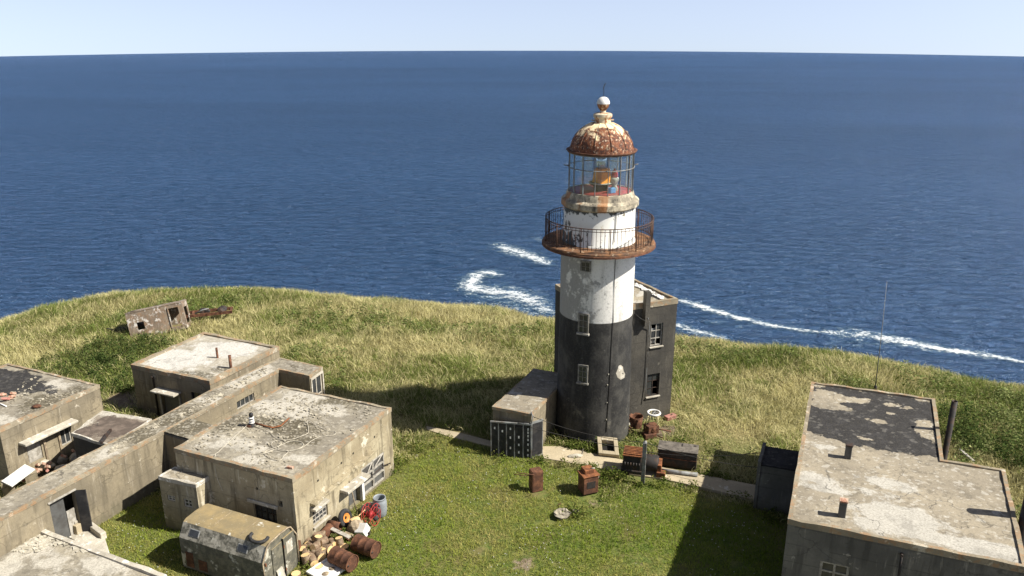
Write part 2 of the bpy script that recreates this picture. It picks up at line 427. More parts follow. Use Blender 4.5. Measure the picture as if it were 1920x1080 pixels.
def edge_d(x, y):                          # signed distance beyond the cliff edge, positive over the sea
    d = np.full(np.shape(x), 1e9)
    for i in range(len(EDGE) - 1):
        ax, ay = EDGE[i]; bx, by = EDGE[i + 1]; dx, dy = bx - ax, by - ay
        t = np.clip(((x - ax) * dx + (y - ay) * dy) / (dx * dx + dy * dy), 0, 1)
        d = np.minimum(d, np.hypot(x - ax - t * dx, y - ay - t * dy))
    return np.where(inpoly(x, y, LANDP), -d, d)
def terrain(x, y):
    x = np.asarray(x, float); y = np.asarray(y, float)
    e = edge_d(x, y) + (fbm(x, y, 9, 55) - 0.5) * 1.6
    e3 = np.maximum(0, e + 3)
    z = -np.where(e3 < 12, 0.06 * e3 ** 2, 8.64 + 1.44 * (e3 - 12))
    far = sstep(-26, -4, e)
    bump = (fbm(x, y, 7, 21) - 0.5) * (0.12 + 0.75 * far) - 0.05
    return z + bump * (1 + 2.5 * sstep(0, 8, e))
SEA = -40.0
SEA_R = 2 * (H - SEA) / 0.0388 ** 2     # curvature that puts the horizon where the photo has it
def sea_z(x, y): return SEA - (x * x + y * y) / (2 * SEA_R)

# zones drawn on the ground plane
LAWN_PX = [(150, 985), (300, 903), (340, 1000), (560, 1090), (735, 885), (752, 845), (830, 812), (925, 850), (1020, 866), (1170, 892), (1250, 908), (1330, 930), (1470, 965), (1500, 1300), (-300, 1300), (205, 1040)]
LAWN = [at(*p) for p in LAWN_PX]
G0, GR = (-75.0, -5.0), 0.25
gx = np.arange(G0[0], 75, GR); gy = np.arange(G0[1], 85, GR); GX, GY = np.meshgrid(gx, gy)
def blur(a, n):
    for ax in (0, 1):
        k = np.ones(2 * n + 1) / (2 * n + 1)
        a = np.apply_along_axis(lambda v: np.convolve(np.pad(v, n, 'edge'), k, 'valid'), ax, a)
    return a
def field(polys, n=3):
    m = np.zeros(GX.shape)
    for P in polys: m = np.maximum(m, inpoly(GX, GY, P).astype(float))
    return blur(m, n) if n else m
def samp(Fd, x, y):
    u = np.clip((np.asarray(x) - G0[0]) / GR, 0, Fd.shape[1] - 1.01); v = np.clip((np.asarray(y) - G0[1]) / GR, 0, Fd.shape[0] - 1.01)
    i = u.astype(int); j = v.astype(int); a = u - i; b = v - j
    return (Fd[j, i] * (1 - a) + Fd[j, i + 1] * a) * (1 - b) + (Fd[j + 1, i] * (1 - a) + Fd[j + 1, i + 1] * a) * b
def pxp(l): return [at(*p) for p in l]
F_lawn = field([LAWN], 4)
F_shrub = field([pxp([(20, 700), (60, 676), (150, 664), (205, 640), (262, 634), (330, 648), (370, 636), (300, 660), (246, 690), (248, 735), (200, 745), (180, 716), (80, 690)]),
                 pxp([(1760, 770), (1800, 765), (1900, 830), (1960, 880), (1960, 960), (1890, 880), (1830, 850), (1775, 830)])], 3)
F_bare = field([pxp([(195, 745), (248, 728), (260, 770), (215, 770)]), pxp([(1235, 795), (1275, 800), (1262, 825), (1215, 822)]), pxp([(1300, 920), (1340, 917), (1335, 940), (1310, 938)]),
                pxp([(1105, 925), (1135, 930), (1125, 960), (1100, 955)]), pxp([(730, 900), (760, 893), (770, 905), (735, 912)]), pxp([(785, 1000), (800, 998), (803, 1012), (788, 1014)]), pxp([(955, 1045), (1010, 1040), (1015, 1065), (960, 1070)]), pxp([(1165, 1035), (1205, 1030), (1210, 1060), (1170, 1062)]), pxp([(880, 985), (905, 980), (908, 994), (884, 996)]), pxp([(40, 880), (150, 830), (170, 870), (60, 930)])], 2)
F_trail = field([pxp([(1300, 680), (1330, 720), (1370, 800), (1385, 850), (1360, 850), (1345, 790), (1318, 730), (1295, 690)]),
                 pxp([(1250, 830), (1400, 800), (1440, 835), (1400, 870), (1300, 860)]), pxp([(690, 640), (720, 700), (735, 745), (722, 745), (705, 700)])], 2)
F_green = field([pxp([(500, 590), (610, 575), (700, 570), (760, 600), (900, 610), (1040, 600), (1040, 630), (900, 640), (700, 620), (560, 625)]),
                 pxp([(560, 645), (640, 680), (680, 740), (610, 740), (530, 670)]), pxp([(1250, 640), (1400, 660), (1600, 690), (1920, 735), (1960, 800), (1800, 780), (1650, 700), (1500, 690), (1300, 670)]),
                 pxp([(1180, 790), (1270, 800), (1290, 850), (1220, 850), (1130, 840), (1020, 830), (1020, 815), (1100, 825)]), pxp([(80, 640), (180, 600), (300, 575), (420, 555), (520, 560), (420, 590), (250, 610)])], 5)

def build_ground():
    step = 0.5
    xs = np.arange(-120, 100.01, step); ys = np.arange(-30, 100.01, step)
    X, Y = np.meshgrid(xs, ys); Z = np.maximum(terrain(X, Y), -46)
    n, m = X.shape
    v = np.stack([X, Y, Z], -1).reshape(-1, 3)
    I = np.arange(n * m).reshape(n, m)
    f = np.stack([I[:-1, :-1], I[:-1, 1:], I[1:, 1:], I[1:, :-1]], -1).reshape(-1, 4)
    me = bpy.data.meshes.new('ground'); me.from_pydata(v.tolist(), [], f.tolist())
    me.polygons.foreach_set('use_smooth', [True] * len(f))
    a = me.color_attributes.new('zone', 'FLOAT_COLOR', 'POINT')
    c = np.ones((n * m, 4)); c[:, 0] = samp(F_lawn, v[:, 0], v[:, 1]); c[:, 1] = samp(F_bare, v[:, 0], v[:, 1]); c[:, 2] = samp(F_shrub, v[:, 0], v[:, 1])
    a.data.foreach_set('color', c.ravel())
    N = NT('ground soil and turf', 0.95, 0.2)
    A = N.n('ShaderNodeSeparateColor'); N.l(N.attr('zone').outputs['Color'], A.inputs[0])
    n1 = N.noise(0.25, 8, 0.65); n2 = N.noise(2.5, 8, 0.7); n3 = N.noise(14, 6, 0.7)
    mead = N.mix(N.step(n1, 0.4, 0.6), (0.13, 0.14, 0.045), (0.26, 0.215, 0.1))
    mead = N.mix(N.step(n2, 0.4, 0.7), mead, (0.13, 0.12, 0.045))
    lawn = N.mix(N.step(n2, 0.35, 0.65), (0.085, 0.12, 0.024), (0.17, 0.17, 0.05))
    lawn = N.mix(N.math('MULTIPLY', N.step(N.noise(0.5, 7, 0.65), 0.52, 0.68), 0.7), lawn, (0.17, 0.135, 0.06))
    c = N.mix(A.outputs[0], mead, lawn)
    c = N.mix(A.outputs[2], c, (0.04, 0.045, 0.015))
    soil = N.mix(N.step(n2, 0.4, 0.6), (0.15, 0.11, 0.075), (0.24, 0.19, 0.13))
    c = N.mix(N.step(N.math('ADD', A.outputs[1], N.math('MULTIPLY', N.math('SUBTRACT', n2, 0.5), 0.8)), 0.4, 0.6), c, soil)
    c = N.mix(N.math('MULTIPLY', N.step(n3, 0.45, 0.7), 0.5), c, (0.03, 0.035, 0.012))
    nz = N.sep(N.n('ShaderNodeNewGeometry').outputs['Normal'])
    c = N.mix(N.step(nz[2], 0.72, 0.6), c, (0.12, 0.105, 0.085))
    N.bump(N.math('ADD', n2, n3), 0.8, 0.08)
    N.out(c); me.materials.append(N.m)
    o = bpy.data.objects.new('ground', me); COL.objects.link(o)
    tag(o, 'grassy clifftop plateau falling away to the sea', 'ground', kind='structure')
build_ground()

def build_sea():
    rs = np.concatenate([np.linspace(0, 60, 4), np.geomspace(75, 7000, 240)]); nA = 180
    vs = []; fs = []
    for r in rs:
        for k in range(nA):
            q = 2 * math.pi * k / nA; vs.append((r * math.sin(q), r * math.cos(q), sea_z(r, 0)))
    for i in range(len(rs) - 1):
        for k in range(nA):
            fs.append((i * nA + k, (i + 1) * nA + k, (i + 1) * nA + (k + 1) % nA, i * nA + (k + 1) % nA))
    me = bpy.data.meshes.new('sea'); me.from_pydata(vs, [], fs)
    b = bmesh.new(); b.from_mesh(me); bmesh.ops.remove_doubles(b, verts=b.verts, dist=0.001); bmesh.ops.recalc_face_normals(b, faces=b.faces)
    if sum(f.normal.z for f in b.faces) < 0: bmesh.ops.reverse_faces(b, faces=b.faces)
    b.to_mesh(me); b.free()
    me.polygons.foreach_set('use_smooth', [True] * len(me.polygons))
    N = NT('sea water', 0.12, 0.5)
    N.b.inputs['IOR'].default_value = 1.24
    p = N.gpos()
    v1 = N.map((0.16, 0.42, 1), rot=(0, 0, rad(14)), vec=p); v2 = N.map((0.5, 1.15, 1), rot=(0, 0, rad(-12)), vec=p); v3 = N.map((0.03, 0.1, 1), rot=(0, 0, rad(8)), vec=p)
    a = N.noise(1.0, 4, 0.6, v1, 0.6); bb = N.noise(1.0, 4, 0.6, v2, 0.5); cc = N.noise(1.0, 4, 0.55, v3)
    h = N.math('ADD', N.math('MULTIPLY', a, 3.6), N.math('ADD', N.math('MULTIPLY', bb, 0.8), N.math('MULTIPLY', cc, 2.0)))
    dd = N.n('ShaderNodeVectorMath'); dd.operation = 'LENGTH'; N.l(p, dd.inputs[0])      # swell seen here near the shore, calmer water offshore
    h = N.math('MULTIPLY', h, N.math('SUBTRACT', 1.0, N.math('MULTIPLY', N.step(dd.outputs['Value'], 600, 2800), 0.35)))
    N.bump(h, 1.0, 1.0)
    big = N.noise(0.004, 5, 0.6, N.map((0.35, 1.3, 1), vec=p))
    big2 = N.noise(0.012, 4, 0.6, N.map((0.25, 1.0, 1), rot=(0, 0, rad(6)), vec=p))
    c = N.mix(N.step(N.math('ADD', N.math('MULTIPLY', big, .65), N.math('MULTIPLY', big2, .35)), 0.25, 0.75), (0.008, 0.028, 0.062), (0.016, 0.046, 0.1))
    N.out(c)
    nb = [l.from_socket for l in N.t.links if l.to_socket == N.b.inputs['Normal']][0]
    df = N.n('ShaderNodeBsdfDiffuse'); N.l(c, df.inputs[0]); N.l(nb, df.inputs['Normal'])
    gl = N.n('ShaderNodeBsdfGlossy'); gl.inputs['Roughness'].default_value = 0.14; gl.inputs[0].default_value = (0.62, 0.76, 1.0, 1); N.l(nb, gl.inputs['Normal'])
    fz = N.n('ShaderNodeFresnel'); fz.inputs[0].default_value = 1.33; N.l(nb, fz.inputs['Normal'])
    ms = N.n('ShaderNodeMixShader'); N.l(fz.outputs[0], ms.inputs[0]); N.l(df.outputs[0], ms.inputs[1]); N.l(gl.outputs[0], ms.inputs[2])
    N.l(ms.outputs[0], N.t.nodes['Material Output'].inputs[0]); N.t.nodes.remove(N.b)
    me.materials.append(N.m)
    o = bpy.data.objects.new('sea', me); COL.objects.link(o)
    tag(o, 'deep blue rippled sea reaching to the horizon', 'sea', kind='structure')
build_sea()

def foam_mat():
    N = NT('sea foam', 0.8, 0.2)
    uv = N.attr('fuv').outputs['Vector']; s = N.sep(uv)
    p = N.gpos()
    n = N.noise(0.35, 10, 0.72, N.map((1, 1.5, 1), vec=p)); n2 = N.noise(1.3, 8, 0.72, p)
    d = N.math('ABSOLUTE', s[1])
    core = N.math('SUBTRACT', N.math('MULTIPLY', s[2], 0.95), N.math('MULTIPLY', N.math('POWER', d, 0.9), s[2]))
    v = N.math('ADD', core, N.math('ADD', N.math('MULTIPLY', N.math('SUBTRACT', n, 0.5), 2.6), N.math('MULTIPLY', N.math('SUBTRACT', n2, 0.5), 2.2)))
    v = N.math('MULTIPLY', v, N.step(d, 1.0, 0.8))
    a = N.math('MULTIPLY', N.step(v, 0.18, 1.45), 0.9)
    N.out(N.mix(N.step(v, 0.3, 0.95), (0.09, 0.24, 0.3), (0.66, 0.7, 0.71))); N.l(a, N.b.inputs['Alpha'])
    return N.m
FOAM = foam_mat()
def at_sea(px, py):
    z = SEA
    for _ in range(6): q = at(px, py, z); z = sea_z(q.x, q.y)
    return at(px, py, z + 0.25)
def foam(pts, label):
    # pts: photo x, y, half width in photo pixels across the strip, density
    P = [at_sea(p[0], p[1]) for p in pts]; K = 10; vs = []; fs = []; uv = []
    C = []
    for i in range(len(P) - 1):
        for j in range(12):
            t = j / 12; p0 = P[max(i - 1, 0)]; p1 = P[i]; p2 = P[i + 1]; p3 = P[min(i + 2, len(P) - 1)]
            q = 0.5 * ((2 * p1) + (p2 - p0) * t + (2 * p0 - 5 * p1 + 4 * p2 - p3) * t * t + (3 * p1 - p0 - 3 * p2 + p3) * t ** 3)
            C.append((q, pts[i][2] * (1 - t) + pts[i + 1][2] * t, pts[i][3] * (1 - t) + pts[i + 1][3] * t))
    C.append((P[-1], pts[-1][2], pts[-1][3]))
    for i, (q, wd, de) in enumerate(C):
        tn = (C[min(i + 1, len(C) - 1)][0] - C[max(i - 1, 0)][0]); tn.z = 0; tn.normalize()
        nn = Vector((-tn.y, tn.x, 0)); W = wd * q.y / F * 3.3
        en = min(1, i / 6, (len(C) - 1 - i) / 6)
        for k in range(K + 1):
            s = 2 * k / K - 1; r = q + nn * (s * W); vs.append((r.x, r.y, sea_z(r.x, r.y) + 0.25)); uv.append((i / len(C), s, de * en))
    for i in range(len(C) - 1):
        for k in range(K):
            fs.append((i * (K + 1) + k, (i + 1) * (K + 1) + k, (i + 1) * (K + 1) + k + 1, i * (K + 1) + k + 1))
    me = bpy.data.meshes.new('sea_foam'); me.from_pydata(vs, [], fs)
    a = me.attributes.new('fuv', 'FLOAT_VECTOR', 'POINT'); a.data.foreach_set('vector', np.array(uv, dtype=np.float32).ravel())
    me.materials.append(FOAM)
    o = bpy.data.objects.new('sea_foam', me); COL.objects.link(o)
    tag(o, label, 'foam', kind='stuff')
foam([(1262, 558, 5, .9), (1300, 570, 8, 1.1), (1350, 585, 9, 1.1), (1400, 599, 8, 1.1), (1450, 610, 7, 1.0), (1500, 619, 9, .75), (1560, 623, 14, .7), (1620, 628, 18, .85), (1680, 637, 14, 1.1), (1740, 650, 12, 1.15), (1800, 659, 11, 1.1), (1860, 667, 9, 1.1), (1912, 677, 6, 1.0), (1950, 684, 5, .9)], 'long white line of surf running along the foot of the cliff')
foam([(1300, 592, 9, .3), (1350, 604, 10, .35), (1420, 618, 10, .3)], 'faint scattered foam below the long surf line')
foam([(1540, 640, 9, .35), (1600, 643, 12, .5), (1680, 655, 10, .35)], 'thin broken foam under the middle of the surf line')
foam([(1250, 603, 12, .8), (1290, 617, 10, .9), (1335, 628, 8, .9), (1380, 640, 6, .6)], 'small white surf patch just above the grass right of the tower')
foam([(925, 452, 9, .5), (945, 464, 12, .95), (975, 473, 14, 1.05), (1005, 485, 12, 1.05), (1040, 501, 8, .8)], 'upper white foam streak left of the lighthouse')
foam([(975, 446, 8, .25), (1015, 450, 12, .4), (1060, 462, 10, .3)], 'thin foam veil above the upper streak')
foam([(950, 520, 9, .6), (915, 511, 12, 1.0), (890, 520, 12, 1.1), (884, 536, 15, 1.1), (910, 545, 20, 1.05), (945, 548, 22, 1.05), (985, 560, 22, 1.0), (1015, 576, 18, .85), (1050, 590, 14, .75)], 'hook shaped breaker of white water left of the lighthouse')
foam([(880, 548, 13, .55), (930, 566, 20, .5), (985, 583, 14, .6), (1045, 592, 10, .8)], 'spread out foam lace beneath the hook shaped breaker')
# ------------------------------------------------------------------ buildings
FOOT = []                                   # footprints kept free of grass
def ccw(P):
    a = sum(P[i][0] * P[(i + 1) % len(P)][1] - P[(i + 1) % len(P)][0] * P[i][1] for i in range(len(P)))
    return list(P) if a > 0 else list(P)[::-1]
def inset(P, d):                            # move every side of a CCW polygon inwards by d
    n = len(P); out = []
    for i in range(n):
        p0, p1, p2 = (Vector((q[0], q[1])) for q in (P[i - 1], P[i], P[(i + 1) % n]))
        u = (p1 - p0).normalized(); v = (p2 - p1).normalized()
        nu = Vector((-u.y, u.x)); nv = Vector((-v.y, v.x)); c = u.x * v.y - u.y * v.x
        a = p1 + nu * d; b = p1 + nv * d
        t = ((b - a).x * v.y - (b - a).y * v.x) / c if abs(c) > 1e-4 else 0
        q = a + u * t; out.append((q.x, q.y))
    return out
def wallmesh(mb, P, z0, z1, openings, th=0.22):
    n = len(P); Q = inset(P, th)
    for i in range(n):
        W = Wall(P[i], P[(i + 1) % n]); ops = openings.get(i, [])
        ss = sorted({0.0, W.len, *[o[0] for o in ops], *[o[1] for o in ops]}); zs = sorted({z0, z1, *[max(o[2], z0) for o in ops], *[o[3] for o in ops]})
        def solid(a, b):
            if a < 0 or b < 0 or a >= len(ss) - 1 or b >= len(zs) - 1: return True
            s = (ss[a] + ss[a + 1]) / 2; z = (zs[b] + zs[b + 1]) / 2
            return not any(o[0] < s < o[1] and o[2] < z < o[3] for o in ops)
        for a in range(len(ss) - 1):
            for b in range(len(zs) - 1):
                s0, s1, y0, y1 = ss[a], ss[a + 1], zs[b], zs[b + 1]
                if solid(a, b): mb.quad(W.p(s0, y0), W.p(s1, y0), W.p(s1, y1), W.p(s0, y1))
                else:
                    if solid(a - 1, b): mb.quad(W.p(s0, y0), W.p(s0, y0, -th), W.p(s0, y1, -th), W.p(s0, y1))
                    if solid(a + 1, b): mb.quad(W.p(s1, y0, -th), W.p(s1, y0), W.p(s1, y1), W.p(s1, y1, -th))
                    if solid(a, b + 1): mb.quad(W.p(s0, y1), W.p(s0, y1, -th), W.p(s1, y1, -th), W.p(s1, y1))
                    if solid(a, b - 1): mb.quad(W.p(s0, y0, -th), W.p(s0, y0), W.p(s1, y0), W.p(s1, y0, -th))
def roofsheet(poly, z, blobs, base=(0, 0, 0), res=0.22):
    # roof surface as a grid clipped to the outline, with a painted mask of real patches
    b = bmesh.new(); vs = [b.verts.new((p[0], p[1], z)) for p in poly]; b.faces.new(vs)
    xs = [p[0] for p in poly]; ys = [p[1] for p in poly]
    for ax, lo, hi in ((0, min(xs), max(xs)), (1, min(ys), max(ys))):
        k = lo + res
        while k < hi:
            co = [0, 0, 0]; no = [0, 0, 0]; co[ax] = k; no[ax] = 1
            bmesh.ops.bisect_plane(b, geom=b.verts[:] + b.edges[:] + b.faces[:], plane_co=co, plane_no=no); k += res
    if sum(f.normal.z for f in b.faces) < 0: bmesh.ops.reverse_faces(b, faces=b.faces)
    me = bpy.data.meshes.new('roof'); b.to_mesh(me); b.free()
    a = me.color_attributes.new('mask', 'FLOAT_COLOR', 'POINT'); n = len(me.vertices)
    co = np.zeros(n * 3); me.vertices.foreach_get('co', co); co = co.reshape(-1, 3)
    c = np.ones((n, 4)); c[:, :3] = base
    for ch, px, py, rx, ry, val in blobs:   # photo position of the patch, its radii in metres, strength
        q = at(px, py, z); u = Vector((0.927, -0.375)); d = co[:, :2] - np.array([q.x, q.y])
        s = d @ np.array([u.x, u.y]); t = d @ np.array([-u.y, u.x])
        r = np.sqrt((s / rx) ** 2 + (t / ry) ** 2); k = np.clip(1.35 - r * 0.7, 0, 1)
        c[:, ch] = np.where(val >= 0, np.maximum(c[:, ch], k * val), c[:, ch] * (1 - k * -val) )
    co2 = co - np.array([0, 0, 0]); co2[:, 2] += (fbm(co[:, 0], co[:, 1], 1.2, 77) - 0.5) * 0.05
    me.vertices.foreach_set('co', co2.ravel())
    a.data.foreach_set('color', c.ravel())
    return me
def building(name, label, cat, px, z, wm, rm, openings={}, blobs=(), base=(0, 0, 0), rim=0.12, rimh=0.055, over=0.02, z0=-0.4, world=None, edge=None, parent=None, wname='wall'):
    """px: roof outline in the photo (any order), z: roof height. Returns root, polygon, {edge index: Wall}"""
    P = ccw([(q[0], q[1]) for q in (world or [at(*p, z) for p in px])])
    root = parent or thing(name, (sum(p[0] for p in P) / len(P), sum(p[1] for p in P) / len(P), 0), label, cat)
    FOOT.append(P)
    mb = MB(); ops = {}
    for i, l in openings.items(): ops[i] = l
    wallmesh(mb, P, z0, z - 0.16, ops); wall = mb.build(wname, M[wm], root, fix=False)
    sl = MB(); sl.prism(inset(P, 0.004), z - 0.156, z - 0.07); sl.build('roof_slab', M['wall_g'], root)
    off = origin(root)
    me = roofsheet(inset(P, rim - 0.02 if rim else 0.0), z, blobs, base)
    for v in me.vertices: v.co -= off
    me.materials.append(M[rm]); ro = bpy.data.objects.new('roof', me); COL.objects.link(ro); ro.parent = root
    if rim:
        A = inset(P, -over); B = inset(P, rim); n = len(P); e = MB()
        za, zb = z - 0.15, z + rimh
        for i in range(n):                  # ring of edging, slightly uneven along its length
            j = (i + 1) % n; W = Wall(A[i], A[j]); k = max(2, int(W.len / 0.45)); rr = random.Random(i + int(z * 100))
            prev = None
            for t in range(k + 1):
                f = t / k; a0 = Vector(A[i]).lerp(Vector(A[j]), f); b0 = Vector(B[i]).lerp(Vector(B[j]), f)
                jz = 0 if t in (0, k) else rr.uniform(-0.035, 0.02); jo = 0 if t in (0, k) else rr.uniform(-0.012, 0.02)
                nn = Vector((W.n.x, W.n.y)) * jo
                cur = [(a0.x + nn.x, a0.y + nn.y, za), (a0.x + nn.x, a0.y + nn.y, zb + jz), (b0.x, b0.y, zb + jz), (b0.x, b0.y, za)]
                if prev:
                    for q in range(3): e.quad(prev[q], cur[q], cur[q + 1], prev[q + 1])
                    e.quad(prev[0], prev[3], cur[3], cur[0])
                prev = cur
        e.build('roof_edge', M[edge or 'edge'], root)
    return root, P
def nearest_edge(P, p, q):                  # edge index whose ends match two photo-derived points best
    best = None; n = len(P)
    for i in range(n):
        a = Vector(P[i][:2]); b = Vector(P[(i + 1) % n][:2])
        d = (a - Vector(p[:2])).length + (b - Vector(q[:2])).length
        d = min(d, (b - Vector(p[:2])).length + (a - Vector(q[:2])).length)
        if best is None or d < best[0]: best = (d, i)
    return best[1]
def walls_of(px, z):
    P = ccw([(q[0], q[1]) for q in [at(*p, z) for p in px]])
    def get(a, b):
        i = nearest_edge(P, at(*px[a], z), at(*px[b], z)); return i, Wall(P[i], P[(i + 1) % len(P)])
    return P, get
def window(parent, W, o, nx, nz, fm='woodgrey', bar=0.045, dep=-0.1, sill=None, glass=True, name='window', missing=()):
    s0, s1, z0, z1 = o; f = MB(); g = 0.004
    f.wbox(W, s0 + g, s0 + bar, z0 + g, z1 - g, dep - 0.03, dep + 0.03); f.wbox(W, s1 - bar, s1 - g, z0 + g, z1 - g, dep - 0.03, dep + 0.03)
    f.wbox(W, s0 + bar, s1 - bar, z0 + g, z0 + bar, dep - 0.03, dep + 0.03); f.wbox(W, s0 + bar, s1 - bar, z1 - bar, z1 - g, dep - 0.03, dep + 0.03)
    for i in range(1, nx):
        s = s0 + (s1 - s0) * i / nx; f.wbox(W, s - bar * .4, s + bar * .4, z0 + bar, z1 - bar, dep - 0.02, dep + 0.02)
    for i in range(1, nz):
        z = z0 + (z1 - z0) * i / nz; f.wbox(W, s0 + bar, s1 - bar, z - bar * .35, z + bar * .35, dep - 0.018, dep + 0.018)
    fo = f.build(name, M[fm], parent)
    if glass:
        p = MB(); nzx = [(i, j) for i in range(nx) for j in range(nz) if (i, j) not in missing]
        for i, j in nzx:
            a = s0 + (s1 - s0) * i / nx; b = s0 + (s1 - s0) * (i + 1) / nx; c = z0 + (z1 - z0) * j / nz; d = z0 + (z1 - z0) * (j + 1) / nz
            t = random.uniform(-0.012, 0.012)
            p.quad(W.p(a, c, dep - 0.006 - t), W.p(b, c, dep - 0.006 + t), W.p(b, d, dep - 0.006 + t), W.p(a, d, dep - 0.006 - t))
        p.build('pane', M['pane'], fo, fix=False)
    if sill:
        q = MB(); q.wbox(W, s0 - 0.05, s1 + 0.05, z0 - 0.07, z0 - 0.004, -0.05, 0.09); q.build('sill', M[sill], fo, 0.01)
    return fo
def opn(W, q): return W.box(q)

# --- garage with hose on its roof
PX = [(327, 842), (527, 725), (733, 766), (548, 900)]; Z = 3.25
P, get = walls_of(PX, Z)
i_sh, W_sh = get(0, 3); i_lit, W_lit = get(3, 2)
def span(W, x0, x1, z0, z1, py=960):
    a = W.hit(*x0)[0]; b = W.hit(*x1)[0]; return (min(a, b), max(a, b), z0, z1)
zl = W_lit.hit(590, 938)[1]
o_win = opn(W_lit, [(585, 955), (614, 934), (588, 985), (615, 969)])
o_door = (W_lit.hit(654, 935)[0], W_lit.hit(675, 925)[0], 0.0, W_lit.hit(655, 910)[1])
o_gate = (W_lit.hit(680, 920)[0], W_lit.hit(721, 885)[0], 0.05, (W_lit.hit(676, 880)[1] + W_lit.hit(717, 849)[1]) / 2)
o_w2 = opn(W_sh, [(473, 944), (518, 952), (480, 975), (520, 985)])
o_hole = opn(W_sh, [(521, 938), (530, 940), (522, 949), (530, 951)])
o_hole2 = opn(W_sh, [(479, 913), (484, 914), (480, 918), (484, 919)])
bl = [(1, 560, 745, 1.2, .8, .75), (1, 530, 768, 1.6, .7, .8), (1, 620, 768, 1.0, .5, .75), (1, 450, 835, 1.6, .6, .7), (1, 395, 830, .9, .8, .55), (1, 575, 862, .9, .35, .8), (1, 470, 862, .7, .4, .7),
      (2, 470, 790, 1.3, .5, .8), (2, 540, 800, 1.5, .7, .85), (2, 620, 750, 1.6, .7, .8), (2, 560, 822, 1.0, .5, .8), (2, 700, 762, 1.0, .4, .4), (2, 420, 800, .6, .6, .7)]
garage, PG = building('garage', 'concrete garage with a hose coiled on its flat roof', 'garage', PX, Z, 'wall_w', 'roof_grit', {i_sh: [o_w2, o_hole, o_hole2], i_lit: [o_win, o_door, o_gate]}, bl)
bpy_wall = [c for c in garage.children if c.name.startswith('wall')][0]
# windows and fittings; the gable shares one wall material with the other sides
window(garage, W_lit, o_win, 4, 4, 'woodgrey', 0.05, -0.1, 'pale')
window(garage, W_sh, o_w2, 4, 2, 'iron', 0.04, -0.12)
mb = MB(); mb.wbox(W_sh, o_w2[0] - 0.25, o_w2[1] + 0.12, o_w2[3] + 0.0, o_w2[3] + 0.16, 0.002, 0.07); mb.build('lintel', M['pale'], garage, 0.03)
l0, l1 = W_lit.hit(581, 946), W_lit.hit(694, 846)
mb = MB(); pa, pb = W_lit.p(l0[0], l0[1], .13), W_lit.p(l1[0], l1[1], .13); mb.obox((pa + pb) / 2, (pb - pa) / 2, W_lit.n * .13, (0, 0, .055)); mb.build('ledge', M['wall_w'], garage, 0.02)
mb = MB(); mb.wbox(W_lit, o_win[0] - 0.12, o_win[0] + 0.75, o_win[3] + 0.02, o_win[3] + 0.13, 0.0, 0.3); mb.build('window_canopy', M['pale'], garage, 0.02)
mb = MB(); mb.wbox(W_lit, o_door[0] - 0.55, o_door[1] + 0.25, o_door[3] + 0.02, o_door[3] + 0.15, 0.0, 0.45); mb.build('door_canopy', M['pale'], garage, 0.02)
mb = MB(); mb.wbox(W_lit, o_door[1] + 0.004, o_door[1] + 0.16, 0, o_door[3] - 0.01, 0.003, 0.14); mb.build('door_post', M['white'], garage, 0.008)
dl = MB(); dl.wbox(W_lit, o_door[0] + .01, o_door[1] - .01, 0, o_door[3], -0.21, -0.17); dl.build('door', M['panel'], garage)
for k in range(2):                          # double gate leaves: sheet with a welded frame
    a = o_gate[0] + (o_gate[1] - o_gate[0]) * k / 2 + 0.02; b = o_gate[0] + (o_gate[1] - o_gate[0]) * (k + 1) / 2 - 0.02; z1 = o_gate[3] - 0.02
    mb = MB(); mb.wbox(W_lit, a, b, 0.08, z1, -0.1, -0.07); g = mb.build('gate_leaf', M['panel'], garage)
    mb = MB(); r = 0.035
    for s in (a, b): mb.wbox(W_lit, s - r, s + r, 0.08, z1, -0.066, 0.0)
    for t in (0, .33, .66, 1): z = 0.12 + (z1 - 0.16) * t; mb.wbox(W_lit, a + r, b - r, z - r, z + r, -0.066, -0.004)
    p0, p1 = W_lit.p(a, 0.12 + (z1 - .16) * (.66 if k else .33), -0.02), W_lit.p(b, z1 - .05, -0.02)
    mb.tube([p0, p1], 0.03, 6); mb.build('gate_frame', M['woodgrey'], g)
mb = MB(); mb.tube([W_lit.p(o_gate[0] + .1, .75, .04), W_lit.p(o_gate[1] - .1, .8, .05), W_lit.p(o_gate[1] + .35, .7, .1)], 0.025, 6); mb.build('gate_bar', M['iron'], garage)
mb = MB()
for px, py in ((702, 819), (662, 850), (640, 868), (596, 901)):
    s, z = W_lit.hit(px, py); mb = MB(); mb.wbox(W_lit, s - .04, s + .04, z - .04, z + .04, -0.05, 0.012); mb.build('wall_hole', M['void'], garage)
# annex box on the shaded side
ANX = [(297, 893), (343, 871), (397, 891), (370, 907)]
qa = at(297, 893, 2.37); qn = at(367, 909, 2.37); qr = at(397, 891, 2.37)
ql = qa + (qr - qn)
PA = ccw([(q.x, q.y) for q in (qa, qn, qr, ql)]); ia = nearest_edge(PA, qa, qn); WA = Wall(PA[ia], PA[(ia + 1) % 4])
oa = [opn(WA, [(313, 927), (328, 931), (315, 938), (329, 941)]), opn(WA, [(344, 934), (360, 939), (346, 949), (361, 954)])]
building('', '', '', None, 2.37, 'wall_w', 'roof_tan', {ia: oa}, [(1, 350, 905, .8, .12, .9), (1, 300, 893, .3, .3, .8)], world=PA, rim=0.07, rimh=0.015, over=0.01, edge='pale', parent=garage, wname='annex_wall')
for o in oa: window(garage, WA, o, 2, 2, 'pale', 0.05, -0.06)

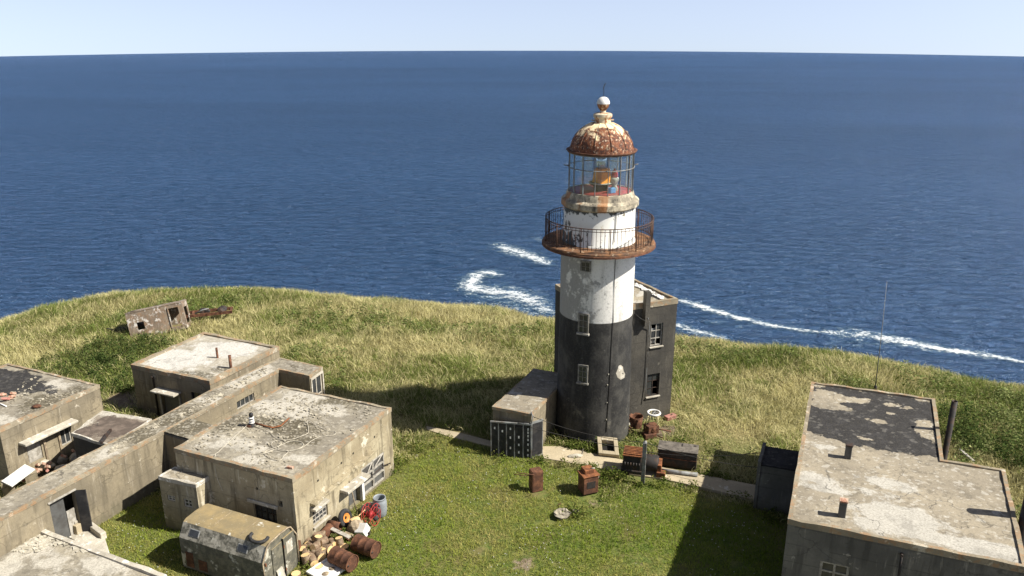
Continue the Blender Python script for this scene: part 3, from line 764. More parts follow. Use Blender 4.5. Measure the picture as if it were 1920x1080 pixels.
# --- long covered passage
PX = [(-60, 1004), (307, 809), (523, 693), (580, 705), (604, 688), (524, 671), (392, 733), (286, 789), (-60, 966)]; Z = 2.5
P, get = walls_of(PX, Z)
i1, W1 = get(0, 1); i2, W2 = get(1, 2); i3, W3 = get(3, 4); i4, W4 = get(2, 3)
o_d = (W1.hit(103, 998)[0], W1.hit(150, 975)[0], 0.05, (W1.hit(78, 947)[1] + W1.hit(132, 929)[1]) / 2)
o_w = opn(W2, [(443, 752), (477, 738), (446, 768), (477, 752)])
o_e = (W3.len * .12, W3.len * .9, 0.1, 2.2)
bl = [(2, 250, 815, 1.5, .8, .8), (2, 320, 780, 1.5, 1.2, .8), (2, 400, 745, 1.5, .9, .5), (1, 480, 700, 1.0, 1.0, .75), (1, 200, 850, .5, .7, .7), (1, 440, 720, .7, .5, .7), (1, 390, 750, 1.2, .5, .6), (2, 560, 690, 1, .6, .5)]
passage, PP = building('covered_passage', 'long low concrete passage joining the buildings on the left', 'building', PX, Z, 'wall', 'roof_grit', {i1: [o_d], i2: [o_w], i3: [o_e]}, bl, base=(0, 0.08, 0.12), rim=0.1, rimh=0.02, over=0.02)
window(passage, W2, o_w, 4, 1, 'woodgrey', 0.05, -0.09)
mb = MB(); mb.wbox(W1, o_d[0] + .02, o_d[0] + (o_d[1] - o_d[0]) * .62, .05, o_d[3] - .02, -.2, -.16); d = mb.build('door', M['panel'], passage)
mb = MB(); mb.wbox(W1, o_d[0] + (o_d[1] - o_d[0]) * .64, o_d[1] - .05, .05, o_d[3] * .6, -.19, -.15); mb.build('door_board', M['woodgrey'], passage)
mb = MB(); mb.wbox(W1, o_d[0] - .05, o_d[1] + .05, o_d[3] + .003, o_d[3] + .07, 0.002, .05); mb.build('door_frame', M['woodgrey'], passage)
a = W1.p(o_d[1] + .02, .05, .02); mb = MB(); u = (W1.n * .32 + W1.u * .22)
mb.obox(a + u * .5 + Vector((0, 0, 1.0)), u * .5, W1.u * .02, (0, 0, .98)); mb.build('door_leaf', M['black'], passage)
window(passage, W3, o_e, 2, 2, 'pale', 0.07, -0.06)
mb = MB(); mb.wbox(W3, o_e[0] - .1, o_e[1] + .1, o_e[3] + .003, o_e[3] + .12, .003, .06)
for s in (o_e[0] - .1, o_e[1] + .02): mb.wbox(W3, s, s + .08, 0, o_e[3], .003, .06)
mb.build('door_frame', M['pale'], passage)
# stub that ties the passage to the garage
q0, q1 = at(307, 809, 2.5), at(354, 784, 2.5); qd = at(362, 825, 2.5); qe = qd + (q1 - q0)
building('', '', '', None, 2.5, 'wall', 'roof_grit', {}, [(2, 345, 800, 1, 1, .9)], base=(0, .1, .3), world=[(q.x, q.y) for q in (q0, qd, qe, q1)], rim=0, parent=passage, wname='link_wall')

# --- hut with white roof
PX = [(246, 686), (382, 625), (523, 652), (393, 717)]; Z = 2.6
P, get = walls_of(PX, Z); i1, W1 = get(0, 3)
o_d = (W1.hit(303, 745)[0], W1.hit(337, 752)[0], 0.1, W1.hit(318, 733)[1])
o_w = opn(W1, [(358, 734), (382, 740), (360, 752), (382, 758)])
bl = [(1, 330, 672, 2.0, 1.2, .8), (1, 400, 655, 1.4, 1.0, .75), (1, 300, 690, 1.0, .6, .7), (1, 440, 655, 1.2, 1.2, .8), (2, 370, 705, 1.3, .5, .9), (2, 420, 695, .8, .4, .8), (1, 390, 640, 1, 1, .3)]
hut, _ = building('concrete_hut', 'square concrete hut with a white limewashed roof and two rusty pipes', 'hut', PX, Z, 'wall', 'roof_white', {i1: [o_d, o_w]}, bl, base=(0, .3, 0), rim=0.2, rimh=0.09)
mb = MB(); mb.wbox(W1, o_d[0] + .03, o_d[1] - .03, .1, o_d[3], -.2, -.14); mb.build('door', M['panel'], hut)
for s in (o_d[0] - .1, o_d[1] + .003): mb = MB(); mb.wbox(W1, s, s + .097, .1, o_d[3], .003, .06); mb.build('door_post', M['woodgrey'], hut)
mb = MB(); mb.wbox(W1, o_d[0] - .15, o_d[1] + .2, o_d[3] + .01, o_d[3] + .1, .0, .55); mb.build('door_canopy', M['pale'], hut, .02)
window(hut, W1, o_w, 2, 1, 'iron', .05, -.1)
s, _z = W1.hit(294, 745); mb = MB(); mb.tube([W1.p(s, 0, .06), W1.p(s, 2.2, .06), W1.p(s - .02, 2.3, .12)], .05, 8); mb.build('drainpipe', M['iron'], hut)
for (x, y, h, r) in ((433, 690, .74, .075), (408, 671, .6, .06)):
    q = at(x, y, Z); mb = MB(); mb.lathe((q.x, q.y, Z - .02), [(r, 0), (r, h), (r * .8, h), (r * .75, h - .2)], 14); mb.build('roof_pipe', M['rust'], hut)

# --- house at the left border
Z = 2.95
_n, _r, _f = at(-2, 808, Z), at(186, 723, Z), at(15, 683, Z); _l = _n + (_f - _r)
_d = _l - Vector((0, 0, H)); PX = [(_n, 0), (_r, 0), (_f, 0), (_l, 0)]
def topx(p):
    dz = p.z - H; d = p.y * math.cos(PITCH) - dz * math.sin(PITCH); u = p.y * math.sin(PITCH) + dz * math.cos(PITCH)
    return (960 + F * p.x / d, 540 - F * u / d)
PX = [topx(_l), (15, 683), (186, 723), (-2, 806)]
P, get = walls_of(PX, Z); i1, W1 = get(3, 2)
o_1 = opn(W1, [(48, 830), (76, 818), (55, 872), (80, 858)]); o_2 = opn(W1, [(112, 800), (134, 790), (114, 838), (132, 830)])
bl = [(0, 10, 715, 2.2, 1.0, .95), (0, 60, 725, 1.4, .6, .7), (0, 90, 735, .6, .4, .6), (1, 10, 790, 1.5, .4, .75), (1, 110, 720, 1.2, .5, .6), (1, 30, 735, .3, .3, .6), (2, 90, 755, 1.6, .9, .8), (2, 140, 735, .8, .8, .7), (2, 50, 775, .8, .5, .6)]
house_l, _ = building('concrete_house', 'concrete house with rubble and black tar on its roof at the left border', 'house', PX, Z, 'wall', 'roof_grit', {i1: [o_1, o_2]}, bl)
zc = max(o_1[3], o_2[3]) + .05
mb = MB(); mb.wbox(W1, o_1[0] - .3, o_2[1] + .15, zc, zc + .12, 0, .5); mb.build('window_canopy', M['pale'], house_l, .03)
for o in (o_1, o_2): window(house_l, W1, o, 2, 1, 'woodgrey', .06, -.08)
mb = MB(); mb.wbox(W1, o_1[0] + .05, o_1[1] - .05, o_1[2] + .05, o_1[2] + .9, -.07, -.03); mb.build('shutter_board', M['woodgrey'], house_l)
for s in (o_1[1] + .1, o_2[0] - .12):
    mb = MB(); mb.wbox(W1, s, s + .1, .4, zc, .003, .06); mb.build('wall_batten', M['wood'], house_l)

# --- small shed with dark roof between passage and house
PX = [(135, 812), (192, 771), (283, 786), (204, 833)]; Z = 2.35
shed2, _ = building('small_shed', 'little shed with dark patched roof and whitened rim behind the passage', 'shed', PX, Z, 'wall_b', 'roof_brown', {}, [(0, 210, 800, 1.3, 1.0, .75), (0, 170, 808, 1.0, .8, .6), (1, 192, 773, .9, .22, 1), (1, 160, 795, .3, .9, .8), (1, 250, 781, .8, .2, .9), (1, 140, 810, .5, .4, .8)], rim=.05, rimh=.01, over=.03, edge='pale')

# --- low cellar roof in the bottom left corner
PX = [(-150, 1060), (72, 992), (312, 1082), (150, 1230)]; Z = 1.0
bl = [(1, 40, 1010, 1.2, .5, .8), (1, 80, 1045, 1.2, .6, .6), (1, 200, 1060, 1.0, .5, .8), (1, 120, 1070, .6, .4, .6), (2, 60, 1000, 1.4, .4, .6), (1, 10, 1060, .8, .8, .7)]
cellar, _ = building('cellar_block', 'low cellar with crumbling flat roof in the near left corner', 'building', PX, Z, 'wall', 'roof_grit', {}, bl, base=(0.05, 0.1, 0.0), rim=.17, rimh=.1, over=.02, edge='pale')

# --- flat roofed house on the right
PX = [(1478, 975), (1522, 718), (1752, 750), (1768, 865), (1883, 883), (1925, 1067)]; Z = 4.0
P, get = walls_of(PX, Z); i1, W1 = get(5, 0); i2, W2 = get(0, 1); i3, W3 = get(2, 3); i5, W5 = get(4, 5)
o_w = opn(W1, [(1536, 1052), (1592, 1062), (1532, 1110), (1588, 1120)])
bl = [(0, 1570, 790, 3.2, 1.3, 1.0), (0, 1650, 765, 3.4, 1.3, 1.0), (0, 1700, 800, 2.4, 1.3, 1.0), (0, 1640, 820, 2.2, .9, .9), (0, 1735, 845, 1.2, .4, .95), (0, 1560, 745, 2.0, .8, .75), (0, 1800, 905, .5, .3, .4), (0, 1690, 835, 1.2, .6, .9),
      (0, 1545, 742, .55, .6, -.7), (0, 1600, 750, .9, .4, -.65), (0, 1650, 790, .5, .25, -.6), (0, 1735, 805, .4, .7, -.85), (0, 1620, 822, .5, .2, -.6), (0, 1690, 762, .6, .25, -.55), (0, 1548, 760, .6, .4, -.7), (0, 1580, 765, .5, .25, -.6), (0, 1670, 775, .3, .2, -.6),
      (1, 1690, 970, 1.3, .7, .95), (1, 1640, 985, .8, .5, .7), (1, 1850, 1030, 1.4, .4, 1.0), (1, 1800, 1020, .9, .3, .8), (1, 1660, 905, .9, .3, .8), (1, 1520, 895, .9, .4, .8), (1, 1560, 920, 1.0, .25, .75), (1, 1730, 1000, 1.6, .4, .8), (1, 1640, 925, 1.0, .3, .6), (1, 1550, 838, .8, .3, .6), (1, 1690, 915, .7, .35, .7)]
house_r, PR = building('flat_roofed_house', 'big flat roofed house on the right with tar peeling off its far end', 'house', PX, Z, 'wall_g', 'roof_tan', {i1: [o_w]}, bl, base=(0, .1, .04), rim=.12, rimh=.07)
window(house_r, W1, o_w, 2, 3, 'woodgrey', .09, -.1, None, True)
for (x, y, h) in ((1589, 858, .55), (1578, 967, .6)):
    q = at(x, y, Z); mb = MB(); mb.obox((q.x, q.y, Z + h / 2 - .02), (.11, -.045, 0), (.045, .11, 0), (0, 0, h / 2)); o = mb.build('vent_stub', M['wall_g'], house_r, .02)
    mb = MB(); mb.obox((q.x, q.y, Z + h), (.125, -.05, 0), (.05, .125, 0), (0, 0, .03)); mb.build('cap', M['brick' if y > 900 else 'iron'], o, .01)
for (x, y, xt, yt, r) in ((1771, 806, 1781, 752, .115), (1913, 968, 1926, 890, .19)):
    a = at(x, y, Z); a += Vector((.16, -.06, 0)); rr = ray(xt, yt); zt_ = H + rr.z * (a.y / rr.y)
    mb = MB(); mb.lathe((a.x, a.y, 0), [(r, 0.2), (r, zt_), (r * .75, zt_), (r * .72, zt_ - .5)], 20); mb.build('stove_pipe', M['iron'], house_r)
s, zz = W1.hit(1690, 1040); mb = MB(); mb.tube([W1.p(s, 3.62, .1), W1.p(s + .02, 2.9, .12), W1.p(s, 1.0, .12)], .04, 8); mb.tube([W1.p(s, 3.62, -.02), W1.p(s, 3.62, .13)], .05, 10); mb.build('drainpipe', M['iron'], house_r)
# porch annex against the left wall
qa, qb, qc, qd = at(1424, 870, 2.1), at(1433, 836, 2.1), at(1512, 848, 2.1), at(1506, 884, 2.1)
building('', '', '', None, 2.1, 'wall_g', 'roof_grit', {}, [(0, 1460, 855, 2, 2, .9)], world=[(q.x, q.y) for q in (qa, qb, qc, qd)], rim=0, parent=house_r, wname='porch_wall')
u = (qb - qa).normalized(); n_ = Vector((-u.y, u.x, 0)); mid = (qa + qb) / 2
mb = MB(); mb.obox((mid.x, mid.y, 0.95), u * ((qb - qa).length / 2 + .05), n_ * .07, (0, 0, 1.3)); mb.build('side_wall', M['wall_g'], house_r, .02)
for c in (0.25, 0.75):
    q = qa.lerp(qb, c)
# ------------------------------------------------------------------ lighthouse
TC = Vector((4.09, 37.18, 0))
FOOT.append([(TC.x + 1.9 * math.cos(k), TC.y + 1.9 * math.sin(k)) for k in np.linspace(0, 2 * math.pi, 25)[:-1]])
LH = thing('lighthouse', TC, 'tall round lighthouse, white above and black below, with rusty dome', 'lighthouse')
def shaft_mat():
    N = NT('tower paint'); x, y, z = N.sep()
    n = N.noise(0.9, 9, 0.68); n2 = N.noise(2.2, 9, 0.7, N.map((1, 1, .8), (4, 2, 8))); st = N.noise(3.0, 6, 0.6, N.map((1, 1, .12)))
    fine = N.noise(12, 6, .7)
    ang = N.math('MULTIPLY', N.math('SUBTRACT', -0.2, x), 0.085)      # staining grows denser towards the left side
    dirt = N.step(N.math('ADD', N.math('ADD', N.math('MULTIPLY', n, .6), N.math('MULTIPLY', n2, .42)), ang), .525, .585)
    wh = N.mix(N.math('MULTIPLY', dirt, .8), (.66, .64, .59), (.21, .205, .19))
    wh = N.mix(N.math('MULTIPLY', N.step(st, .52, .7), .45), wh, (.3, .285, .25))
    wh = N.mix(N.math('MULTIPLY', N.step(N.noise(4, 9, .75), .58, .64), .6), wh, (.22, .21, .19))
    bl = N.mix(N.step(n, .42, .68), (.019, .0185, .018), (.06, .057, .05))
    bl = N.mix(N.math('MULTIPLY', N.step(st, .5, .72), .5), bl, (.075, .073, .066))
    bl = N.mix(N.math('MULTIPLY', N.step(n2, .56, .7), N.step(z, 5.0, 1.0)), bl, (.12, .112, .09))
    bl = N.mix(N.step(N.noise(6, 8, .7), .66, .7), bl, (.16, .155, .14))
    band = N.step(N.math('ADD', z, N.math('MULTIPLY', N.math('SUBTRACT', fine, .5), .05)), 6.37, 6.42)
    c = N.mix(band, bl, wh)
    c = N.mix(N.math('MULTIPLY', N.step(fine, .45, .75), .3), c, (.1, .095, .085))
    N.bump(N.math('ADD', n2, fine), .35, .03)
    N.out(c, .85)
    return N.m
def watch_mat():
    N = NT('watch room paint'); x, y, z = N.sep()
    n = N.noise(2.6, 9, .7); st = N.noise(4, 7, .7, N.map((1, 1, .25)))
    low = N.math('MULTIPLY', N.step(z, 11.1, 9.9), N.step(x, .9, -.9)); top = N.step(z, 11.2, 11.7)
    left = N.math('MULTIPLY', N.step(x, -.85, -1.25), .1)
    f = N.math('ADD', N.math('ADD', n, N.math('MULTIPLY', low, .17)), N.math('ADD', left, N.math('MULTIPLY', top, .2)))
    f = N.math('ADD', f, N.math('MULTIPLY', N.math('SUBTRACT', st, .5), .35))
    c = N.mix(N.step(f, .64, .70), (.66, .65, .6), (.07, .075, .07))
    c = N.mix(N.math('MULTIPLY', N.step(st, .56, .72), .5), c, (.45, .36, .22))
    N.bump(n, .2, .02)
    return N.out(c, .8)
def dome_mat():
    N = NT('rusting dome paint', .75); x, y, z = N.sep()
    n = N.noise(3.0, 10, .72, dist=.4); n2 = N.noise(6, 9, .7, N.map((1, 1, 1), (3, 3, 3))); st = N.noise(3.2, 6, .65, N.map((1, 1, .35)))
    h = N.step(z, 15.45, 14.45)
    f = N.math('ADD', N.math('ADD', N.math('MULTIPLY', n, .9), N.math('MULTIPLY', st, .35)), N.math('MULTIPLY', h, .22))
    rust = N.mix(N.step(n2, .38, .6), (.05, .024, .018), (.2, .07, .03))
    rust = N.mix(N.step(n2, .6, .7), rust, (.42, .24, .1))
    c = N.mix(N.step(f, .64, .73), (.72, .57, .35), rust)
    c = N.mix(N.math('MULTIPLY', N.step(N.noise(9, 8, .75), .56, .62), .85), c, (.7, .55, .38))
    N.bump(N.math('ADD', n, n2), .5, .03)
    return N.out(c)
def cream_mat(name, rustw=.55):
    N = NT(name, .75); n = N.noise(3, 9, .72); n2 = N.noise(5, 8, .7, N.map((1, 1, .5), (2, 5, 1)))
    c = N.mix(N.step(n, .35, .65), (.62, .54, .38), (.42, .36, .26))
    c = N.mix(N.step(n2, rustw, rustw + .07), c, (.3, .12, .04)); c = N.mix(N.step(n2, rustw + .1, rustw + .14), c, (.08, .05, .035))
    N.bump(n, .4, .02)
    return N.out(c)
def grime_mat():
    N = NT('grimy cornice', .85); n = N.noise(2.2, 9, .7); n2 = N.noise(3.5, 9, .72, N.map((1, 1, .5), (4, 2, 2))); n3 = N.noise(1.2, 5, .6, N.map((1, 1, .2), (1, 7, 2)))
    c = N.mix(N.step(n, .38, .6), (.5, .44, .32), (.2, .175, .13)); c = N.mix(N.step(n2, .54, .62), c, (.085, .075, .06))
    c = N.mix(N.math('MULTIPLY', N.step(n3, .52, .6), .8), c, (.3, .13, .045)); N.bump(n2, .6, .04)
    return N.out(c)
def deck_mat():
    N = NT('rusted gallery', .85); n = N.noise(2.5, 9, .7); n2 = N.noise(4, 9, .72, N.map((1, 1, 1), (4, 2, 2)))
    c = N.mix(N.step(n, .36, .62), (.2, .095, .04), (.085, .05, .032)); c = N.mix(N.step(n2, .57, .63), c, (.42, .33, .22)); c = N.mix(N.step(n2, .4, .3), c, (.03, .024, .02))
    N.bump(n, .5, .03); return N.out(c)
M['grime'] = grime_mat(); M['deck'] = deck_mat()
M['shaft'] = shaft_mat(); M['watch'] = watch_mat(); M['dome'] = dome_mat(); M['cream'] = cream_mat('cream paint', .5); M['rustcream'] = cream_mat('rust stained concrete', .42)
def ringlathe(prof, mat, name, par=LH, n=64, c=None):
    m = MB(); m.lathe(c or TC, prof, n, smooth=name not in ('gallery_deck', 'lantern_sill', 'ventilator', 'gallery_rim')); return m.build(name, M[mat], par)
ringlathe([(1.89, -.5), (1.87, 0), (1.80, 4), (1.765, 6.1), (1.755, 9.75)], 'shaft', 'tower_shaft', n=96)
ringlathe([(1.75, 9.62), (1.95, 9.68), (2.5, 9.74), (2.62, 9.76), (2.65, 9.82), (2.64, 9.95), (2.58, 9.975), (1.6, 10.0)], 'deck', 'gallery_deck', n=72)
ringlathe([(2.655, 9.77), (2.68, 9.78), (2.68, 9.87), (2.655, 9.88)], 'rust', 'gallery_rim', n=72)
ringlathe([(1.72, 9.99), (1.71, 10.08), (1.68, 10.1), (1.65, 11.66)], 'watch', 'watch_room', n=80)
ringlathe([(1.6, 11.62), (1.74, 11.68), (1.8, 11.74), (1.8, 11.96), (1.77, 12.0), (1.62, 12.08), (1.55, 12.3), (1.53, 12.36), (1.44, 12.37), (1.40, 12.2), (0.01, 12.2)], 'grime', 'lantern_sill')
lf = MB(); lf.lathe(TC, [(1.42, 12.16), (1.42, 12.34), (0.01, 12.34)], 48); lf.build('lantern_floor', plain('red lantern floor', (.33, .05, .045), .25, 4, .6, (.15, .06, .04), .3), LH)
# railing
rl = MB()
for z, r in ((11.1, .022), (10.98, .016), (10.16, .018)): rl.tube([TC + Vector((2.52 * math.cos(k), 2.52 * math.sin(k), z)) for k in np.linspace(0, 2 * math.pi, 65)], r, 6)
for k in range(12):
    q = 2 * math.pi * k / 12 + .1; rl.tube([TC + Vector((2.52 * math.cos(q), 2.52 * math.sin(q), 9.95)), TC + Vector((2.52 * math.cos(q), 2.52 * math.sin(q), 11.12))], .024, 6)
M['rail'] = plain('rusting rail', (.045, .03, .022), .4, 5, .8, (.12, .05, .025), .4)
railing = rl.build('railing', M['rail'], LH)
bm_ = MB(); bm_.tube([TC + Vector((2.52, 0, 10.1)), TC + Vector((2.52, 0, 11.1))], .013, 5); bal = bm_.build('baluster', M['rail'], railing)
for k in range(1, 84):
    b = bal.copy(); COL.objects.link(b); b.parent = railing; b.rotation_euler = (0, 0, 2 * math.pi * k / 84)
# lantern room
g = MB(); g.lathe(TC, [(1.455, 12.36), (1.455, 14.16)], 32, smooth=False); g.build('lantern_glazing', M['lantern_glass'], LH, fix=False)
m0 = None
for k in range(16):
    q = 2 * math.pi * k / 16 + .12; o = Vector((math.cos(q), math.sin(q), 0))
    if m0 is None:
        mb = MB(); t = Vector((0, 1, 0)); mb.obox(TC + Vector((1.48, 0, 13.26)), (.03, 0, 0), (0, .014, 0), (0, 0, .9)); m0 = mb.build('glazing_bar', M['greymetal'], LH); m0.rotation_euler = (0, 0, q)
    else:
        b = m0.copy(); COL.objects.link(b); b.parent = LH; b.rotation_euler = (0, 0, q)
mb = MB()
for z, r, R in ((13.48, .022, 1.52), (14.12, .03, 1.47)): mb.tube([TC + Vector((R * math.cos(k), R * math.sin(k), z)) for k in np.linspace(0, 2 * math.pi, 49)], r, 6)
for k in range(4):
    q = k * math.pi / 2 + .05; o = Vector((math.cos(q), math.sin(q), 0)); mb.tube([TC + o * 1.48 + Vector((0, 0, 13.5)), TC + o * 1.72 + Vector((0, 0, 13.55))], .025, 6)
mb.build('handrail_ring', M['greymetal'], LH)
# apparatus inside
M['lamp_orange'] = plain('orange lamp paint', (.75, .27, .03), .15, 5, .5)
mb = MB(); mb.lathe(TC, [(.3, 12.34), (.34, 12.6), (.48, 12.62), (.52, 12.66), (.52, 12.72), (.3, 12.74)], 32); mb.build('turntable', M['iron'], LH)
mb = MB(); mb.lathe(TC, [(.53, 12.69), (.545, 12.7), (.545, 12.73), (.47, 12.74)], 32); mb.build('turntable_rim', M['stone'], LH)
def frustum(m, c, a, b, h, rz):
    c = Vector(c); R = Matrix.Rotation(rz, 3, 'Z'); vs = [c + R @ Vector((i * a, j * a, 0)) for i, j in ((-1, -1), (1, -1), (1, 1), (-1, 1))] + [c + R @ Vector((i * b, j * b, h)) for i, j in ((-1, -1), (1, -1), (1, 1), (-1, 1))]
    m.add(vs, [(0, 1, 5, 4), (1, 2, 6, 5), (2, 3, 7, 6), (3, 0, 4, 7), (4, 5, 6, 7)])
mb = MB(); frustum(mb, TC + Vector((.05, -.1, 12.74)), .33, .25, .66, .6); mb.build('lamp_pedestal', M['lamp_orange'], LH, .02)
mb = MB(); mb.lathe(TC + Vector((.0, -.05, 13.3)), [(.16, 0), (.14, .06), (.22, .2), (.27, .38), (.27, .5), (.22, .66), (.12, .78), (.05, .82)], 24); mb.build('lamp_lens', M['lens'], LH)
mb = MB()
for k in range(3):
    q = k * 2.1; o = Vector((math.cos(q), math.sin(q), 0)) * .29; mb.tube([TC + o + Vector((0, 0, 12.74)), TC + o + Vector((0, 0, 14.15))], .015, 5)
mb.build('lamp_frame', M['iron'], LH)
c = TC + Vector((.62, -.1, 12.34))
mb = MB(); mb.lathe(c, [(.17, 0), (.19, .1), (.1, .25), (.16, .36), (.22, .55), (.2, .62), (.12, .64)], 20); mb.build('side_lamp_base', M['stone'], LH)
mb = MB(); mb.lathe(c, [(.15, .62), (.16, .78), (.11, .9), (.02, 1.05)], 20); mb.build('side_lamp_cap', M['red'], LH)
mb = MB(); mb.obox(TC + Vector((.45, -.6, 12.46)), (.16, .05, 0), (-.03, .1, 0), (0, 0, .12)); mb.build('side_box', plain('blue paint', (.12, .3, .55), .2, 5, .5), LH, .02)
# dome
ringlathe([(1.46, 14.12), (1.56, 14.15), (1.62, 14.24), (1.56, 14.25), (1.45, 14.22)], 'rust', 'dome_gutter')
dp = [(1.46, 14.2), (1.45, 14.36), (1.37, 14.62), (1.22, 14.88), (1.0, 15.12), (.74, 15.3), (.5, 15.41), (.38, 15.44)]
ringlathe(dp, 'dome', 'dome')
mb = MB()
for k in range(12):
    q = 2 * math.pi * k / 12 + .2; mb.tube([TC + Vector((math.cos(q) * (r + .008), math.sin(q) * (r + .008), z + .004)) for r, z in dp[1:]], .022, 6)
mb.build('dome_rib', M['dome'], LH)
q = .35; c = TC + Vector((1.22 * math.cos(q), 1.22 * math.sin(q), 14.93)); mb = MB(); mb.tube([c + Vector((.07 * math.cos(k), 0, .07 * math.sin(k))) for k in np.linspace(0, 2 * math.pi, 13)], .016, 5); mb.build('dome_ring', M['cream'], LH)
ringlathe([(.38, 15.4), (.37, 15.62), (.4, 15.66), (.43, 15.72), (.42, 15.82), (.36, 15.86), (.2, 15.88), (.13, 15.9), (.12, 15.98)], 'cream', 'ventilator', n=36)
mb = MB()
for a in (0.2, 3.3): mb.tube([TC + Vector((.36 * math.cos(a), .36 * math.sin(a), 15.55)), TC + Vector((.52 * math.cos(a), .52 * math.sin(a), 15.55))], .03, 6)
mb.build('vent_handle', M['cream'], LH)
ringlathe([(.11, 15.95), (.17, 16.03), (.25, 16.14), (.285, 16.27)], 'rustcream', 'ball_cup', n=32)
ringlathe([(.29, 16.27), (.29, 16.32), (.26, 16.43), (.19, 16.52), (.09, 16.57), (.01, 16.58)], 'white', 'finial_ball', n=32)
mb = MB(); mb.tube([TC + Vector((0, 0, 16.55)), TC + Vector((.01, 0, 16.8)), TC + Vector((-.02, 0, 16.95)), TC + Vector((.03, 0, 17.1)), TC + Vector((.09, 0, 17.17))], .018, 6); mb.build('lightning_rod', M['iron'], LH)
# conductor and shaft windows
th = lambda px, py, r: None
def onshaft(px, py, r):                     # first hit of the view ray with a cylinder round the tower axis
    d = ray(px, py); o = Vector((0, 0, H)); ox, oy = -TC.x, -TC.y
    a = d.x ** 2 + d.y ** 2; b = 2 * (ox * d.x + oy * d.y); c_ = ox * ox + oy * oy - r * r
    t = (-b - math.sqrt(max(0, b * b - 4 * a * c_))) / (2 * a); return o + d * t
def shaft_r(z): return np.interp(z, [0, 4, 6.1, 9.7, 10.05, 11.7], [1.87, 1.80, 1.765, 1.755, 1.7, 1.65])
def spt(px, py, out=0.02):
    r = 1.8
    for _ in range(4): p = onshaft(px, py, r); r = float(shaft_r(p.z)) + out
    return onshaft(px, py, r)
mb = MB(); mb.tube([spt(1154, 480), spt(1152, 530), spt(1150, 600), spt(1146, 660), spt(1143, 720), spt(1137, 810)], .014, 6)
mb.tube([spt(1156, 390), spt(1155, 420), spt(1152, 455)], .014, 6); mb.build('conductor_cable', M['wire'], LH)
mb = MB()
for px, py in ((1141, 702), (1139, 722), (1138, 755), (1137, 787)):
    p = spt(px, py, .03); mb.rock(p, .025, .025, .045, px, 1)
mb.build('cable_clamp', M['stone'], LH)
def shaft_window(q, nx, nz, fm, sill=None, dark=False):
    c = [spt(*p) for p in q]; mid = sum(c, Vector()) / 4; n = Vector((mid.x - TC.x, mid.y - TC.y, 0)).normalized(); u = Vector((-n.y, n.x, 0))
    w_ = ((c[1] - c[0]).dot(u) + (c[3] - c[2]).dot(u)) / 2; zt_ = (c[0].z + c[1].z) / 2; zb_ = (c[2].z + c[3].z) / 2; w_ = abs(w_)
    rr = float(shaft_r(mid.z)); W = Wall((TC.x + n.x * (rr + .02) - u.x * w_ / 2, TC.y + n.y * (rr + .02) - u.y * w_ / 2), (TC.x + n.x * (rr + .02) + u.x * w_ / 2, TC.y + n.y * (rr + .02) + u.y * w_ / 2))
    mb = MB()                                # casing standing proud of the curved wall
    for s0, s1, z0, z1 in ((-.035, 0, zb_, zt_ + .05), (w_, w_ + .035, zb_, zt_ + .05), (0, w_, zt_ + .001, zt_ + .05)): mb.wbox(W, s0, s1, z0, z1, -.12, .035)
    cs = mb.build('window', M[fm], LH)
    bk = MB(); bk.wbox(W, 0.001, w_ - .001, zb_ + .001, zt_, -.1, -.016); bk.build('reveal', M['void'], cs)
    f = window(cs, W, (0.002, w_ - .002, zb_, zt_), nx, nz, fm, .035, .012, None, True, 'sash')
    if sill: mb = MB(); mb.wbox(W, -.08, w_ + .08, zb_ - .09, zb_ - .002, -.1, .1); mb.build('sill', M[sill], cs, .01)
shaft_window([(1090, 490), (1107, 491), (1090, 508), (1107, 510)], 2, 2, 'frame')
shaft_window([(1086, 589), (1103, 590), (1085, 623), (1102, 625)], 2, 3, 'frame', 'woodgrey')
shaft_window([(1085, 685), (1101, 686), (1085, 716), (1101, 718)], 2, 3, 'frame', 'frame')
# bare plaster patch on the black band
pts = [(1164, 684), (1168, 688), (1169, 695), (1172, 701), (1171, 708), (1164, 712), (1158, 708), (1155, 700), (1158, 693), (1160, 686)]
cc = spt(1163, 699, .008); vs = [cc] + [spt(x, y, .008) for x, y in pts]; mb = MB(); mb.add(vs, [(0, i + 1, (i + 1) % len(pts) + 1) for i in range(len(pts))]); mb.build('bare_patch', M['pale'], LH)

# --- black block behind the tower
Zb = 6.46
PB = ccw([(8.30, 38.47), (6.6, 41.7), (2.3, 40.75), (3.3, 38.6), (5.0, 37.2)])
ifr = nearest_edge(PB, (5.0, 37.2), (8.30, 38.47)); WF = Wall(PB[ifr], PB[(ifr + 1) % 5])
o_a = opn(WF, [(1221, 608), (1243, 605), (1219, 650), (1242, 647)]); o_b = opn(WF, [(1214, 702), (1237, 700), (1212, 743), (1235, 741)])
block, _ = building('keepers_block', 'blackened concrete block built against the back of the lighthouse', 'building', None, Zb, 'wall_b', 'roof_tan', {ifr: [o_a, o_b]}, [(1, 1225, 572, .9, .5, .9), (1, 1205, 550, .3, 1.0, .7), (0, 1215, 555, .8, .7, .5)], base=(.1, .05, .1), world=PB, rim=.13, rimh=.12, over=.02)
window(block, WF, o_a, 2, 3, 'woodgrey', .06, -.1, 'pale', missing=((0, 2), (0, 0), (1, 0)))
window(block, WF, o_b, 2, 3, 'iron', .05, -.1, 'pale', missing=((1, 0), (1, 1)))
for o in (o_a, o_b):
    mb = MB(); mb.wbox(WF, o[0] + (o[1] - o[0]) * .05, o[0] + (o[1] - o[0]) * .5, o[2] + .1, o[3] - .3, -.2, -.16); mb.build('window_board', M['greymetal'], block)
s, z_ = WF.hit(1209, 580); mb = MB(); mb.wbox(WF, s - .13, s + .13, 5.45, 7.25, .005, .3); po = mb.build('stub_mast', M['wall_b'], block, .01)
